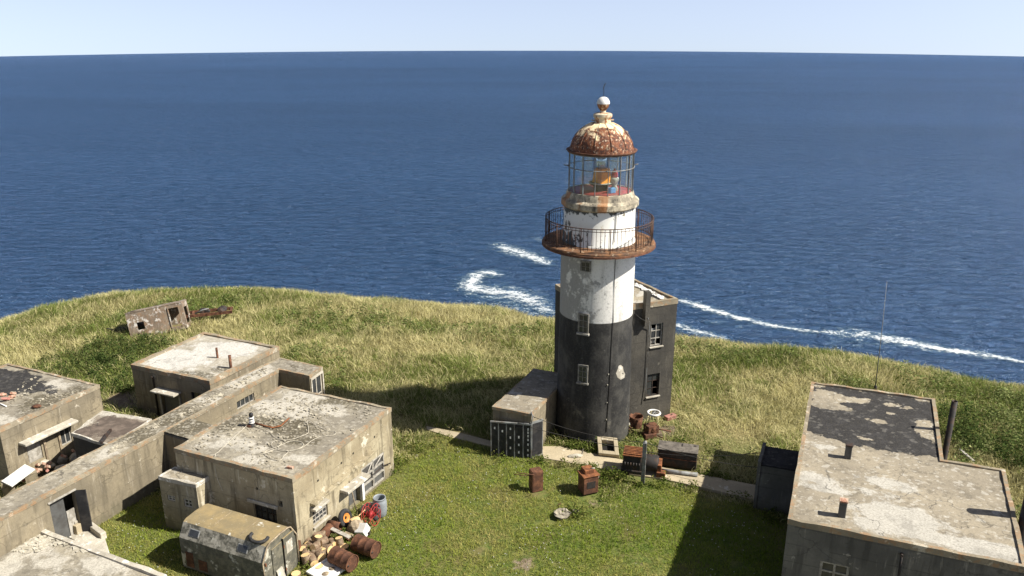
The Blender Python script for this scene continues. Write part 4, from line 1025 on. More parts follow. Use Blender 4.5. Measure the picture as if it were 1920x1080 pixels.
mb = MB(); mb.tube([WF.p(s + .02, 5.9, .32), WF.p(s + .2, 5.6, .2), WF.p(s + .28, 5.2, .06), WF.p(s + .27, 3, .05), WF.p(s + .26, 2.1, .05), WF.p(s + .25, 1.2, .1)], .02, 6); mb.build('hanging_cable', M['greymetal'], po)
s2, _ = WF.hit(1190, 583); mb = MB(); mb.tube([WF.p(s2, 6.1, .02), WF.p(s2 + .2, 5.9, .18), WF.p(s2 + .45, 5.75, .3)], .018, 6); mb.build('stay_wire', M['wire'], po)

# --- entrance shed at the foot of the tower
Zs = 2.36
f0, f1 = at(924, 762, Zs), at(996, 776, Zs); b0 = at(1001, 691, Zs); dv = (b0 - f0); b1 = f1 + dv * .99
b1 = f1 + dv
PS = ccw([(q.x, q.y) for q in (f0, f1, b1, b0)]); isd = nearest_edge(PS, f1, b1); WS = Wall(PS[isd], PS[(isd + 1) % 4])
o_s = (.25, 1.1, .05, 1.95)
shed, _ = building('entrance_shed', 'concrete entrance shed at the foot of the lighthouse', 'shed', None, Zs, 'wall', 'roof_tan', {}, [(1, 960, 735, .6, .25, .6)], world=PS, rim=.06, rimh=.0, over=.03)
ifs = nearest_edge(PS, f0, f1); WFs = Wall(PS[ifs], PS[(ifs + 1) % 4])
mb = MB(); mb.tube([WFs.p(WFs.len + .02, 2.5, .05), WFs.p(WFs.len + .12, 2.3, .12), WFs.p(WFs.len + .1, 2.0, .2)], .03, 6); mb.tube([WFs.p(WFs.len - .02, 2.45, .1), WFs.p(WFs.len + .2, 2.2, .02)], .02, 6); mb.build('cable_bracket', M['greymetal'], shed)
# black panel gate standing before it
fa, fb = at(921, 854), at(995, 860)
WG = Wall(fa, fb); FOOT.append([(fa.x, fa.y - .1), (fb.x, fb.y - .1), (fb.x, fb.y + .3), (fa.x, fa.y + .3)])
gate = thing('panel_gate', (fa + fb) / 2, 'black panelled metal gate with white holes before the entrance shed', 'gate')
zt_ = 1.78
mb = MB()
for k in range(6): s = WG.len * [0, .19, .39, .59, .81, 1][k]; mb.wbox(WG, s - .022, s + .022, 0, zt_ + (.15 if k == 5 else 0), -.03, .03)
mb.wbox(WG, -.03, WG.len + .03, zt_ + .001, zt_ + .07, -.04, .04); mb.build('gate_frame', M['greymetal'], gate)
for k in range(5):
    s0 = WG.len * [0, .19, .39, .59, .81, 1][k] + .024; s1 = WG.len * [0, .19, .39, .59, .81, 1][k + 1] - .024
    mb = MB(); mb.wbox(WG, s0, s1, .03, zt_ - .02 - (.1 if k == 3 else 0), -.018, .012); p = mb.build('gate_panel', M['black'], gate)
    mb = MB()
    for z in ([1.5], [1.36], [1.52, 1.05, .5], [1.1, .7, .3], [1.55, 1.38, 1.2, 1.0, .75, .45, .18])[k]:
        for j in range(1):
            m_ = (s0 + s1) / 2 + (.05 if k == 4 else 0); mb.wbox(WG, m_ - .035, m_ + .035, z - .06, z + .06, .013, .02)
    mb.build('panel_hole', M['white'], p, .01)
hb = fb; ub = (at(1016, 853) - hb); ub.z = 0; mb = MB(); nb = Vector((-ub.y, ub.x, 0)).normalized() * .025
mb.obox(hb + ub * .55 + Vector((0, 0, .98)), ub * .5, nb, (0, 0, .95)); lf_ = mb.build('gate_leaf', M['greymetal'], gate)
mb = MB(); mb.obox(hb + ub * .55 + Vector((0, 0, .98)) + nb * -1.5, ub * .42, nb * .4, (0, 0, .85)); mb.build('leaf_sheet', M['black'], lf_)
# ------------------------------------------------------------------ vehicles
def profile_body(name, P0, U, V, L, prof, mat, parent, seg=1):
    # prof: closed (v, z) outline extruded along U
    mb = MB(); n = len(prof); vs = []; fs = []
    for i in range(seg + 1):
        for v, z in prof: q = P0 + U * (L * i / seg) + V * v; vs.append((q.x, q.y, q.z + z))
    for i in range(seg):
        for k in range(n): fs.append((i * n + k, i * n + (k + 1) % n, (i + 1) * n + (k + 1) % n, (i + 1) * n + k))
    fs += [tuple(range(n)), tuple(seg * n + k for k in range(n - 1, -1, -1))]
    mb.add(vs, fs); return mb.build(name, mat, parent, .03)
def vanpaint():
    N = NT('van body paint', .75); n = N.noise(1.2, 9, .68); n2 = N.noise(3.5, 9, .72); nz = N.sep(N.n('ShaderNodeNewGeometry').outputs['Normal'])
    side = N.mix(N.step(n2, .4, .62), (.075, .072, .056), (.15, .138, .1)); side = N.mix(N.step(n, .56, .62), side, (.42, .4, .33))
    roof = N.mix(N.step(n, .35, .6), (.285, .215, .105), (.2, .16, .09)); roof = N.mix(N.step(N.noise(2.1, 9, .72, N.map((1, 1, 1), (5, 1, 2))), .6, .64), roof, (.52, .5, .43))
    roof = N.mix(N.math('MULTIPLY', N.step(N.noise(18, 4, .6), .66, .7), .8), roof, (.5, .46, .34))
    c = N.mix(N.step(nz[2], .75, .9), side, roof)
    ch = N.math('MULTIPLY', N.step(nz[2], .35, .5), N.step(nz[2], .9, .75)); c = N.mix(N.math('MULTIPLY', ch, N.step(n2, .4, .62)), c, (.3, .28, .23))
    N.bump(n2, .3, .02); return N.out(c)
M['van'] = vanpaint()
br = at(558, 1058); zt = 1.95
tl = at(335, 1007, 1.35); tr = at(492, 1057, 1.35); U = (tl - tr); U.z = 0; Lv = U.length; U.normalize(); V = Vector((-U.y, U.x, 0))
if V.dot(br - tr) < 0: V = -V
Wv = (br - tr).dot(V); Wv = max(1.9, min(Wv, 2.5)); P0 = Vector((tr.x, tr.y, 0))
FOOT.append([(P0 + U * a + V * b)[:2] for a, b in ((0, 0), (Lv, 0), (Lv, Wv), (0, Wv))])
van = thing('box_body', P0 + U * Lv / 2 + V * Wv / 2, 'derelict lorry box body with tan roof, parked against the garage', 'box body')
prof = [(0, .02), (0, 1.35), (.3, 1.86), (.44, 1.92), (Wv / 2, 1.95), (Wv - .44, 1.92), (Wv - .3, 1.86), (Wv, 1.35), (Wv, .02)]
body = profile_body('body', P0, U, V, Lv, prof, M['van'], van, 6)
def onch(a, b, w_, h_):                     # window in the sloped shoulder, a along, b up the slope
    d = Vector((V.x * .32, V.y * .32, .5)); d.normalize(); nrm = U.cross(d); nrm.normalize()
    if nrm.z < 0: nrm = -nrm
    c = P0 + U * a + V * .16 + Vector((0, 0, 1.6)) + nrm * .012
    m = MB(); m.obox(c, U * w_, d * h_, nrm * .014); f = m.build('skylight', M['greymetal'], van, .02)
    m = MB(); m.obox(c + nrm * .016, U * (w_ - .04), d * (h_ - .03), nrm * .004); m.build('pane', M['pane'], f)
for a in (Lv * .83, Lv * .25): onch(a, 0, .24, .14)
WR = Wall(P0, P0 + V * Wv); sg = 1 if WR.n.dot(U) < 0 else -1     # rear end plane
def rear(s0, s1, z0, z1, o0, o1, name, mat, par, bev=0.0):
    m = MB(); m.wbox(WR, s0, s1, z0, z1, min(o0 * sg, o1 * sg), max(o0 * sg, o1 * sg)); return m.build(name, M[mat], par, bev)
rd = rear(Wv * .26, Wv * .56, .08, 1.6, .003, .035, 'rear_door', 'van', van, .01); rd2 = rear(Wv * .58, Wv * .9, .08, 1.68, .003, .07, 'rear_door', 'van', van, .01)
rear(Wv * .65, Wv * .83, .95, 1.45, .072, .08, 'door_pane', 'pale', rd2); rear(Wv * .565, Wv * .577, .08, 1.7, .02, .09, 'door_gap', 'void', van)
m = MB()
for v, z in ((.05, .4), (.05, 1.2), (Wv * .565, .3), (Wv * .565, 1.3)): m.wbox(WR, v, v + .05, z, z + .12, min(.04 * sg, .1 * sg), max(.04 * sg, .1 * sg))
m.build('hinge', M['rust'], van)
m = MB(); e = .03
ring = [P0 - U * e + V * v + Vector((0, 0, z + .015)) for v, z in prof[:9]]; m.tube(ring, .035, 6); m.build('rear_trim', M['wood'], van)
WSd = Wall(P0 + U * Lv, P0); sgs = 1 if WSd.n.dot(V) < 0 else -1
def side(s0, s1, z0, z1, o, name, mat):
    m = MB(); m.wbox(WSd, s0, s1, z0, z1, min(.002 * sgs, o * sgs), max(.002 * sgs, o * sgs)); return m.build(name, M[mat], van)
side(.25, .6, .15, .8, .02, 'side_locker', 'rust'); side(.85, 1.25, .15, .6, .02, 'side_locker', 'rust'); side(Lv * .45, Lv * .75, .1, 1.1, .015, 'side_door', 'van')
m = MB()
for f in (.33, .66): c = P0 + U * (Lv * f); m.tube([c + V * v + Vector((0, 0, z + .002)) for v, z in prof[3:6]], .008, 5)
m.build('roof_seam', M['wood'], van)
# half tyre lying on the van roof
c = P0 + U * .5 + V * .42 + Vector((0, 0, 1.99))
ht = thing('half_tyre', c, 'half of a black tyre lying on the roof corner of the box body', 'tyre')
m = MB(); m.tube([c + (U * math.cos(k) * .36 + V * (math.sin(k) * -.26 + .1)) + Vector((0, 0, -.06 * math.sin(k) + .03)) for k in np.linspace(-.2, math.pi + .3, 16)], .065, 10); m.build('tread', M['rubber'], ht)
# board leaning at the rear
c = P0 + V * .75 - U * .16
lb = thing('leaning_board', c, 'pale board leaning on the rear doors of the box body', 'board')
m = MB(); m.obox(c + Vector((0, 0, .3)), V * .16, Vector((U.x * .1, U.y * .1, .32)), U * .02); m.build('board', M['pale'], lb)

# truck wreck on the meadow
a = at(246, 634); bq = at(362, 610)
U = Vector((bq.x - a.x, bq.y - a.y, .62)); U = Vector((3.72, 1.05, .55)).normalized(); V = Vector((-.27, .96, .1)).normalized(); Wn = U.cross(V).normalized()
tilt = Matrix.Rotation(rad(-20), 3, U); V = tilt @ V; Wn = tilt @ Wn
O = a + Vector((0, .0, -.15)); Lx, Ly, Lz = 3.55, 1.9, 1.75
FOOT.append([(O + U * x + V * y)[:2] for x, y in ((0, 0), (Lx, 0), (Lx, Ly), (0, Ly))])
wr = thing('truck_wreck', O, 'wrecked truck box body tipped over in the meadow grass', 'truck wreck')
M['wreckpaint'] = concrete('faded truck paint', (.25, .2, .145), (.17, .13, .095), (.55, .52, .47), .55, .4, .15, 1.6)
def panel(mb, o, u, v, lu, lv, holes, th, nn):   # flat panel with cut-outs, thickness along -nn
    ss = sorted({0, lu, *[h[0] for h in holes], *[h[1] for h in holes]}); zs = sorted({0, lv, *[h[2] for h in holes], *[h[3] for h in holes]})
    for i in range(len(ss) - 1):
        for j in range(len(zs) - 1):
            s = (ss[i] + ss[i + 1]) / 2; t = (zs[j] + zs[j + 1]) / 2
            if any(h[0] < s < h[1] and h[2] < t < h[3] for h in holes): continue
            mb.obox(o + u * s + v * t - nn * th / 2, u * (ss[i + 1] - ss[i]) / 2, v * (zs[j + 1] - zs[j]) / 2, nn * th / 2)
mb = MB(); panel(mb, O, U, Wn, Lx, Lz, [(.55, 1.0, .55, 1.05), (2.65, 3.3, .25, 1.5)], .05, -V); mb.build('side_panel', M['wreckpaint'], wr)
mb = MB(); panel(mb, O + V * (Ly - .05), U, Wn, Lx, Lz, [(.6, 1.2, .5, 1.2)], .05, -V); mb.build('side_panel', M['wreckpaint'], wr)
mb = MB(); panel(mb, O + Wn * (Lz + .003) - V * .03, U, V, Lx, Ly + .03, [], .05, -Wn); mb.build('roof', M['wreckpaint'], wr)
mb = MB(); panel(mb, O + V * .06, V, Wn, Ly - .12, Lz, [(.4, 1.3, .7, 1.4)], .05, -U); mb.build('end_panel', M['iron'], wr)
mb = MB(); panel(mb, O + V * .06 + U * (Lx - .05), V, Wn, Ly - .12, Lz, [(.3, 1.5, .3, 1.4)], .05, -U); mb.build('end_panel', M['wreckpaint'], wr)
mb = MB(); panel(mb, O + V * .06 + Wn * .05 + U * .06, U, V, Lx - .12, Ly - .12, [], .05, Wn); mb.build('floor', M['rust'], wr)
mb = MB()
for s, t, r in ((2.62, .2, .04), (3.3, .2, .04)): mb.obox(O + U * s + Wn * .88 - V * .03, U * .03, V * .03, Wn * .68)
mb.obox(O + U * 2.97 + Wn * 1.55 - V * .03, U * .37, V * .03, Wn * .03); mb.build('door_frame', M['wreckpaint'], wr)
mb = MB(); mb.tube([O - U * .05 + Wn * (Lz + .02) + V * .1, O + U * .5 + Wn * (Lz + .1) + V * .1, O + U * .7 + Wn * (Lz + .03) + V * .3], .03, 6); mb.build('bent_strip', M['iron'], wr)
ch = O + U * Lx - Wn * .25
mb = MB()
for v in (.3, 1.3): mb.obox(ch + U * -1.0 + V * v - Wn * .1, U * 1.6, V * .05, Wn * .11)
d2 = Vector((.95, .25, .02)).normalized(); n2 = Vector((-.25, .95, 0))
e0 = at(357, 607) + Vector((0, 0, .55))
for v in (0, .8): mb.obox(e0 + d2 * 1.3 + n2 * v, d2 * 1.5, n2 * .05, (0, 0, .1))
for s in (.2, 1.1, 2.0, 2.7): mb.obox(e0 + d2 * s + n2 * .4, d2 * .06, n2 * .45, (0, 0, .08))
mb.build('chassis_frame', M['rust'], wr)
mb = MB(); mb.rock(e0 + d2 * 1.0 + n2 * .4 + Vector((0, 0, .12)), .4, .35, .2, 4, 2, .5); mb.rock(e0 + d2 * 2.2 + n2 * .3 + Vector((0, 0, .15)), .3, .3, .16, 5, 2, .5); mb.build('engine_remains', M['iron'], wr)
mb = MB(); mb.tube([e0 + d2 * .4 + Vector((0, 0, .15)), e0 + d2 * .9 + Vector((0, 0, .35)), e0 + d2 * 1.3 + Vector((0, 0, .42))], .05, 6); mb.build('exhaust_pipe', M['greymetal'], wr)
for s, v in ((.9, -.05), (.9, .9)):
    c = O + U * s + V * v - Wn * .2; mb = MB(); mb.lathe(c, [(.16, -.1), (.38, -.1), (.42, -.04), (.42, .06), (.38, .12), (.16, .12)], 20, (U, Wn, V), close=True); mb.build('wheel', M['rubber'], wr)
c = at(228, 624); mb = MB(); mb.rock(c + Vector((0, .4, .1)), .4, .25, .15, 8, 2, .5)
mb.tube([c + Vector((-1.0, .2, .15)), c + Vector((.5, .4, .1))], .05, 6); mb.tube([c + Vector((-.9, -.1, .35)), c + Vector((-.5, .3, .1))], .04, 6); mb.build('bumper_remains', M['iron'], wr)

# ------------------------------------------------------------------ yard objects
def foot_r(p, r): FOOT.append([(p.x + r * math.cos(k), p.y + r * math.sin(k)) for k in np.linspace(0, 2 * math.pi, 9)[:-1]])
def drum(c, ax, label, r=.33, L=1.0):
    ax = Vector(ax).normalized(); X = ax.cross(Vector((0, 0, 1))).normalized(); Y = Vector(X.cross(ax)); X, Y = X, ax.cross(X)
    t = thing('oil_drum', (c.x, c.y, 0), label, 'oil drum', 'rusty oil drums lying on the lawn'); h = L / 2
    A = (X, Y, ax); m = MB(); m.lathe(c, [(r - .02, -h + .03), (r + .012, -h + .02), (r + .012, -h - .0), (r, -h + .03), (r, -.19), (r + .016, -.165), (r, -.14), (r, .14), (r + .016, .165), (r, .19), (r, h - .03), (r + .012, h - .02), (r + .012, h), (r - .02, h - .01)], 28, A); m.build('shell', M['rust'], t)
    for s in (-1, 1):
        m = MB(); m.disc(c + ax * (s * (h - .035)), r - .01, 28, A); l = m.build('lid', M['rust'], t)
        m = MB(); m.lathe(c + ax * (s * (h - .03)) + X * .2, [(.045, -.01), (.045, .02), (.001, .02)], 10, A); m.build('bung', M['iron'], l)
    foot_r(c, .3)
drum(at(643, 1048, .33), at(659, 1056, .33) - at(626, 1040, .33), 'rusty oil drum lying nearer the box body, beside the cut logs')
drum(at(686, 1024, .33), at(701, 1030, .33) - at(670, 1018, .33), 'rusty oil drum lying farther from the box body, end facing right')
# plastic barrel
c = at(713, 965); foot_r(c, .3); t = thing('plastic_barrel', c, 'open grey blue plastic barrel standing by the garage gate', 'barrel')
m = MB(); m.lathe(c, [(.24, 0), (.27, .05), (.3, .25), (.305, .3), (.3, .35), (.305, .5), (.3, .6), (.28, .74), (.25, .8), (.265, .81), (.265, .85), (.235, .85), (.23, .78), (.26, .5), (.24, .06), (.001, .05)], 32); m.build('body', M['plastic'], t)
# red cable spool
c = at(697, 982); foot_r(c, .4); cz = c + Vector((0, 0, .46)); t = thing('cable_spool', c, 'red wire cable spool standing on its rim near the garage', 'cable spool')
ax = Vector((.93, -.3, .12)).normalized(); X = ax.cross(Vector((0, 0, 1))).normalized(); Y = ax.cross(X)
for s in (-.2, .2):
    m = MB(); cc = cz + ax * s
    for r in (.45, .3): m.tube([cc + X * (r * math.cos(k)) + Y * (r * math.sin(k)) for k in np.linspace(0, 2 * math.pi, 33)], .013, 6)
    for k in range(8):
        q = k * math.pi / 4; m.tube([cc + (X * math.cos(q) + Y * math.sin(q)) * .1, cc + (X * math.cos(q) + Y * math.sin(q)) * .45], .011, 5)
    m.build('flange', M['red'], t)
m = MB(); m.lathe(cz, [(.09, -.2), (.09, .2)], 16, (X, Y, ax)); m.build('core', M['red'], t)
m = MB(); m.lathe(cz, [(.09, -.1), (.13, -.09), (.14, 0), (.13, .06), (.09, .08)], 20, (X, Y, ax)); m.build('cable', M['red'], t)
m = MB(); m.rock(cz + ax * .2 + Vector((.03, -.1, -.12)), .12, .1, .1, 3); m.build('cable_bundle', M['rubber'], t)
# tyre leaning on the wall
sT, zT = W_lit.hit(650, 985)
c = at(650, 986); t = thing('spare_wheel', c, 'spare wheel with orange rim leaning against the garage wall', 'wheel')
nW = W_lit.n; ax = (nW + Vector((0, 0, .3))).normalized(); X = W_lit.u; Y = ax.cross(X); cz = c + nW * -.05 + Vector((0, 0, .37))
m = MB(); m.lathe(cz, [(.2, -.09), (.32, -.1), (.37, -.05), (.38, 0), (.37, .05), (.32, .1), (.2, .09)], 36, (X, Y, ax), close=True); m.build('tyre', M['rubber'], t)
m = MB(); m.lathe(cz, [(.2, .07), (.205, .09), (.17, .06), (.1, .03), (.07, .04), (.07, .02)], 28, (X, Y, ax)); m.lathe(cz, [(.2, -.07), (.07, -.02), (.07, .02)], 28, (X, Y, ax)); m.build('rim', M['orange'], t)
m = MB(); m.disc(cz + ax * .0, .07, 16, (X, Y, ax)); m.build('hub_hole', M['void'], t)
# logs
LOGS = [(195, 795, 0), (252, 802, 1), (330, 765, 0), (262, 745, 0), (160, 850, 1), (222, 850, 0), (275, 868, 0), (345, 825, 1), (430, 785, 1), (500, 785, 2), (175, 905, 1), (245, 910, 0), (312, 920, 1), (180, 958, 2), (240, 962, 0), (345, 880, 2), (388, 832, 0), (380, 862, 1), (300, 830, 2), (225, 880, 1), (290, 890, 0), (150, 880, 2), (210, 935, 1)]
rl_ = random.Random(5)
for i, (x, y, k) in enumerate(LOGS):
    c = at(540 + x / 5.14, 870 + y / 5.14); r = rl_.uniform(.13, .19); L = rl_.uniform(.3, .4); q = rl_.uniform(0, 6.28)
    if k == 2: ax = Vector((rl_.uniform(-.2, .2), rl_.uniform(-.2, .2), 1)).normalized(); zc = L / 2
    else: ax = Vector((math.cos(q), math.sin(q), rl_.uniform(-.2, .2))).normalized(); zc = r
    if i in (2, 6, 7, 18): zc += .24
    X = ax.orthogonal().normalized(); Y = ax.cross(X)
    c = c + Vector((0, .0, zc)); t = thing('log', (c.x, c.y, c.z), 'short cut log in the heap beside the garage corner', 'log', 'cut logs heaped by the garage')
    m = MB(); m.lathe(c, [(r * rl_.uniform(.92, 1), -L / 2), (r * 1.05, -L * .2), (r, L * .2), (r * rl_.uniform(.95, 1.05), L / 2)], 12, (X, Y, ax)); m.build('bark', M['bark'], t)
    for s in (-1, 1): m = MB(); m.disc(c + ax * (s * L * .5), r * .97, 12, (X, Y, ax)); m.build('cut_face', M['cut'], t)
    foot_r(c, .12)
for x, y, lab in ((430, 838, 'flat wood slice lying between the logs and the nearer oil drum'), (545, 808, 'flat wood slice on the grass between both oil drums and logs'), (296, 998, 'lone wood slice on the grass behind the white tray'), (78, 1072, 'wood slice lying at the rear of the box body')):
    c = at(540 + x / 5.14, 870 + y / 5.14); t = thing('wood_slice', c, lab, 'wood slice'); m = MB(); m.lathe(c, [(.17, 0), (.175, .09)], 18); m.build('bark', M['bark'], t); m = MB(); m.disc(c + Vector((0, 0, .09)), .173, 18); m.build('cut_face', M['cut'], t)
# white tray
c = at(612, 1073); t = thing('white_tray', c, 'white flat tray lying on the grass at the bottom edge', 'tray'); u = Vector((.8, -.6, 0)) * .5; v = Vector((.5, .65, 0)) * .62
m = MB(); m.obox(c + Vector((0, 0, .04)), u, v, (0, 0, .03)); m.build('base', M['white'], t)
m = MB()
for s in (-1, 1): m.obox(c + v * s + Vector((0, 0, .1)), u * 1.04, v * .04, (0, 0, .03)); m.obox(c + u * s * 1.0 + Vector((0, 0, .1)), u * .04, v * .94, (0, 0, .03))
m.build('raised_edge', M['white'], t)
m = MB(); m.rock(c + v * .4 + u * .2 + Vector((0, 0, .09)), .12, .1, .03, 2); m.rock(c - v * .3 + u * .3 + Vector((0, 0, .09)), .14, .1, .02, 3); m.build('dirt', M['wood'], t)
# rusty cans, planks, sacks, stones
def can(x, y, r, L, q, label, mat='rust'):
    c = at(540 + x / 5.14, 870 + y / 5.14); c = c + Vector((0, 0, r)); ax = Vector((math.cos(q), math.sin(q), .1)).normalized(); X = ax.orthogonal().normalized(); Y = ax.cross(X)
    t = thing('rusty_can', (c.x, c.y, 0), label, 'can'); m = MB(); m.lathe(c, [(r * .8, -L / 2), (r, -L / 2), (r, 0), (r * 1.04, .02), (r, .05), (r, L / 2), (r * .85, L / 2), (r * .8, L / 2 - .12), (.01, L / 2 - .13)], 18, (X, Y, ax)); m.build('shell', M[mat], t); foot_r(c, .2)
can(375, 690, .2, .55, 1.2, 'rusty crumpled can standing behind the logs by the window')
can(455, 630, .19, .6, -.4, 'wide rusty canister lying below the spare wheel')
can(525, 588, .13, .4, .4, 'grey metal can lying under the spare wheel', 'greymetal')
def plank(x0, y0, x1, y1, z, w_, label, mat='woodgrey', name='plank'):
    a = at(540 + x0 / 5.14, 870 + y0 / 5.14); b = at(540 + x1 / 5.14, 870 + y1 / 5.14); c = (a + b) / 2 + Vector((0, 0, z)); d = (b - a) / 2; n = Vector((-d.y, d.x, 0)).normalized()
    m = MB(); m.obox(c, d, n * w_, (0, 0, .025)); o = m.build(name, M[mat], None, .005, loc=c); tag(o, label, 'plank')
plank(385, 665, 600, 770, .3, .09, 'long grey plank lying over the logs towards the drums')
plank(530, 675, 640, 720, .12, .06, 'short brown plank on the grass behind the farther drum', 'wood')
plank(560, 700, 610, 735, .06, .14, 'rusty brown board flat on the grass beside planks', 'rust')
m = MB(); a = W_lit.p(W_lit.hit(660, 975)[0] - .1, .05, .35); b = W_lit.p(o_door[0] + .1, 1.35, .02); m.tube([a, b], .03, 6); o = m.build('wooden_pole', M['wood'], None, loc=a); tag(o, 'wooden pole leaning into the garage doorway', 'pole')
c = at(692, 957); m = MB(); m.rock(c + Vector((0, 0, .18)), .36, .28, .24, 12); o = m.build('pale_boulder', M['stone'], None, loc=c); tag(o, 'pale boulder between the garage gate and the plastic barrel', 'stone'); foot_r(c, .25)
c = at(667, 996); m = MB(); m.rock(c + Vector((0, 0, .22)), .34, .3, .3, 22, 2, .35); o = m.build('sack', M['wood'], None, loc=c); tag(o, 'lumpy tan sack left of the red cable spool', 'sack'); foot_r(c, .25)
c = at(680, 1002); t = thing('white_box', c, 'tilted white box leaning beside the tan sack', 'box'); m = MB(); m.obox(c + Vector((0, 0, .2)), (.2, -.08, .05), (.06, .16, .12), (-.06, -.05, .16)); m.build('carton', M['white'], t, .02); m = MB(); m.obox(c + Vector((.2, 0, .07)), (.1, .02, 0), (0, .1, 0), (0, 0, .07)); m.build('dark_base', M['iron'], t)
a = at(668, 992) + Vector((0, 0, .5)); b = at(686, 980) + Vector((0, 0, .62)); t = thing('shovel', a, 'shovel with wooden handle lying across the tan sack', 'shovel'); m = MB(); m.tube([a, b], .022, 6); m.build('handle', M['cut'], t); m = MB(); m.rock(a, .2, .13, .05, 31); m.build('blade', M['cut'], t)
c = at(655, 985); t = thing('scrap_heap', c, 'small heap of grey scrap poles under the spare wheel', 'scrap'); m = MB()
for k in range(7): q = rl_.uniform(-.6, .6); m.tube([c + Vector((-.5 + k * .1, -.1 * k, .05)), c + Vector((.3 + k * .1, -.1 * k + q, .12))], .03, 5)
m.build('poles', M['woodgrey'], t)
c = at(560, 1044); t = thing('rusty_bracket', c, 'small rusty bracket standing between box body and logs', 'bracket'); m = MB(); m.obox(c + Vector((.02, .1, .3)), (.05, 0, 0), (0, .14, 0), (0, 0, .3)); m.obox(c + Vector((.1, .1, .12)), (.12, 0, 0), (0, .06, 0), (0, 0, .12)); m.build('frame', M['rust'], t, .01)

# garage roof clutter
q = at(473, 800, 3.25); t = thing('insulator_post', q, 'short black and white post standing on the garage roof', 'post')
m = MB(); m.lathe(q, [(.1, 0), (.1, .12), (.07, .14), (.07, .5), (.09, .52), (.09, .62), (.05, .66)], 14); m.build('stem', M['black'], t)
m = MB()
for z in (.2, .3, .42): m.lathe(q, [(.07, z - .03), (.115, z - .01), (.115, z + .02), (.07, z + .04)], 14)
m.build('white_ring', M['white'], t)
m = MB(); m.rock(q + Vector((-.1, 0, .06)), .16, .14, .1, 9, 1); m.build('rusty_base', M['rust'], t)
def rpx(l, z=3.29): return [at(x, y, z) for x, y in l]
m = MB(); m.tube(rpx([(478, 793), (495, 798), (512, 802), (527, 798), (542, 784)], 3.31), .035, 7); o = m.build('rusty_pipe', M['rust_l'], None, loc=rpx([(510, 800)])[0]); tag(o, 'bent rusty pipe lying on the garage roof', 'pipe')
def smooth(P, k=6):
    out = []
    for i in range(len(P) - 1):
        p0, p1, p2, p3 = P[max(i - 1, 0)], P[i], P[i + 1], P[min(i + 2, len(P) - 1)]
        for j in range(k): t = j / k; out.append(0.5 * ((2 * p1) + (p2 - p0) * t + (2 * p0 - 5 * p1 + 4 * p2 - p3) * t * t + (3 * p1 - p0 - 3 * p2 + p3) * t ** 3))
    return out + [P[-1]]
hose = [(478, 799), (495, 805), (508, 812), (515, 819), (527, 824), (545, 824), (562, 819), (577, 812), (578, 801), (577, 789), (595, 798), (615, 808), (629, 809), (625, 816), (600, 819), (585, 826), (570, 837), (555, 843), (530, 845), (512, 838), (510, 830), (522, 826), (527, 832), (522, 840), (545, 845), (566, 838), (566, 829), (545, 827), (525, 836), (500, 845), (497, 852), (510, 860), (525, 863), (532, 855), (540, 846), (520, 842), (503, 848), (490, 852)]
m = MB(); m.tube(smooth(rpx(hose)), .013, 6); o = m.build('hose', M['rope'], None, loc=rpx([(540, 830)])[0]); tag(o, 'pale hose lying in loose coils on the garage roof', 'hose')
rp = rpx([(471, 790), (455, 805), (432, 826), (410, 847), (403, 855)], 3.34); rp = rp + [W_sh.p(W_sh.hit(404, 870)[0], 2.6, .04), W_sh.p(W_sh.hit(415, 890)[0], 1.9, .04)]
m = MB(); m.tube(smooth(rp, 4), .013, 6); o = m.build('rope', M['rope'], None, loc=rp[0]); tag(o, 'thin pale rope running from the roof post over the garage edge', 'rope')
q = at(544, 878, 3.26); m = MB(); m.obox(q + Vector((0, 0, .045)), (.13, -.03, 0), (.02, .06, 0), (0, 0, .04)); o = m.build('brick', M['brick'], None, .008, loc=q); tag(o, 'single red brick lying on the garage roof', 'brick')
# bricks on the left house roof and on the ground below it
rb = random.Random(9)
def bricks(spots, z, label, group, n, spread):
    for k in range(n):
        x, y = spots[k % len(spots)]; q = at(x, y, z) + Vector((rb.gauss(0, spread), rb.gauss(0, spread), rb.uniform(.03, .1 if k % 3 else .18))); a = rb.uniform(0, 3.14); u = Vector((math.cos(a), math.sin(a), rb.uniform(-.3, .3))).normalized(); v = u.orthogonal().normalized(); w_ = u.cross(v); s = rb.uniform(.7, 1.2)
        m = MB(); m.obox(q, u * .12 * s, v * .055, w_ * .06 * s); o = m.build('brick', M['brick'] if rb.random() < .7 else M['pinkstone'], None, .01, loc=q); tag(o, label, 'brick', group)
bricks([(8, 743), (16, 742), (22, 747), (12, 750)], 2.95, 'loose red brick in the little heap on the tarred house roof', 'bricks on the left house roof', 9, .16)
bricks([(72, 868), (85, 878), (80, 862), (95, 860), (105, 852), (118, 842), (130, 836), (68, 884), (45, 902)], .45, 'broken red brick in the rubble strip under the house windows', 'rubble bricks below the left house', 42, .25)
q = at(68, 764, 2.95); m = MB(); m.rock(q + Vector((0, 0, .06)), .22, .16, .1, 44); o = m.build('rust_lump', M['rust'], None, loc=q); tag(o, 'rusty brown lump lying on the left house roof', 'scrap')
q = at(4, 757, 3.0); m = MB(); m.tube([at(-10, 752, 3.0), at(12, 762, 3.0)], .03, 5); o = m.build('white_strip', M['white'], None, loc=q); tag(o, 'white strip lying on the left house roof by the frame edge', 'strip')
q = at(82, 872, .25); m = MB()
for k in range(14): m.rock(q + Vector((rb.uniform(-1.1, 1.3), rb.uniform(-.4, .7), rb.uniform(-.2, .15))), rb.uniform(.2, .5), rb.uniform(.2, .4), rb.uniform(.15, .3), 60 + k)
o = m.build('rubble', M['stone'], None, loc=q); tag(o, 'pale stone rubble under the house windows', 'rubble', kind='stuff')
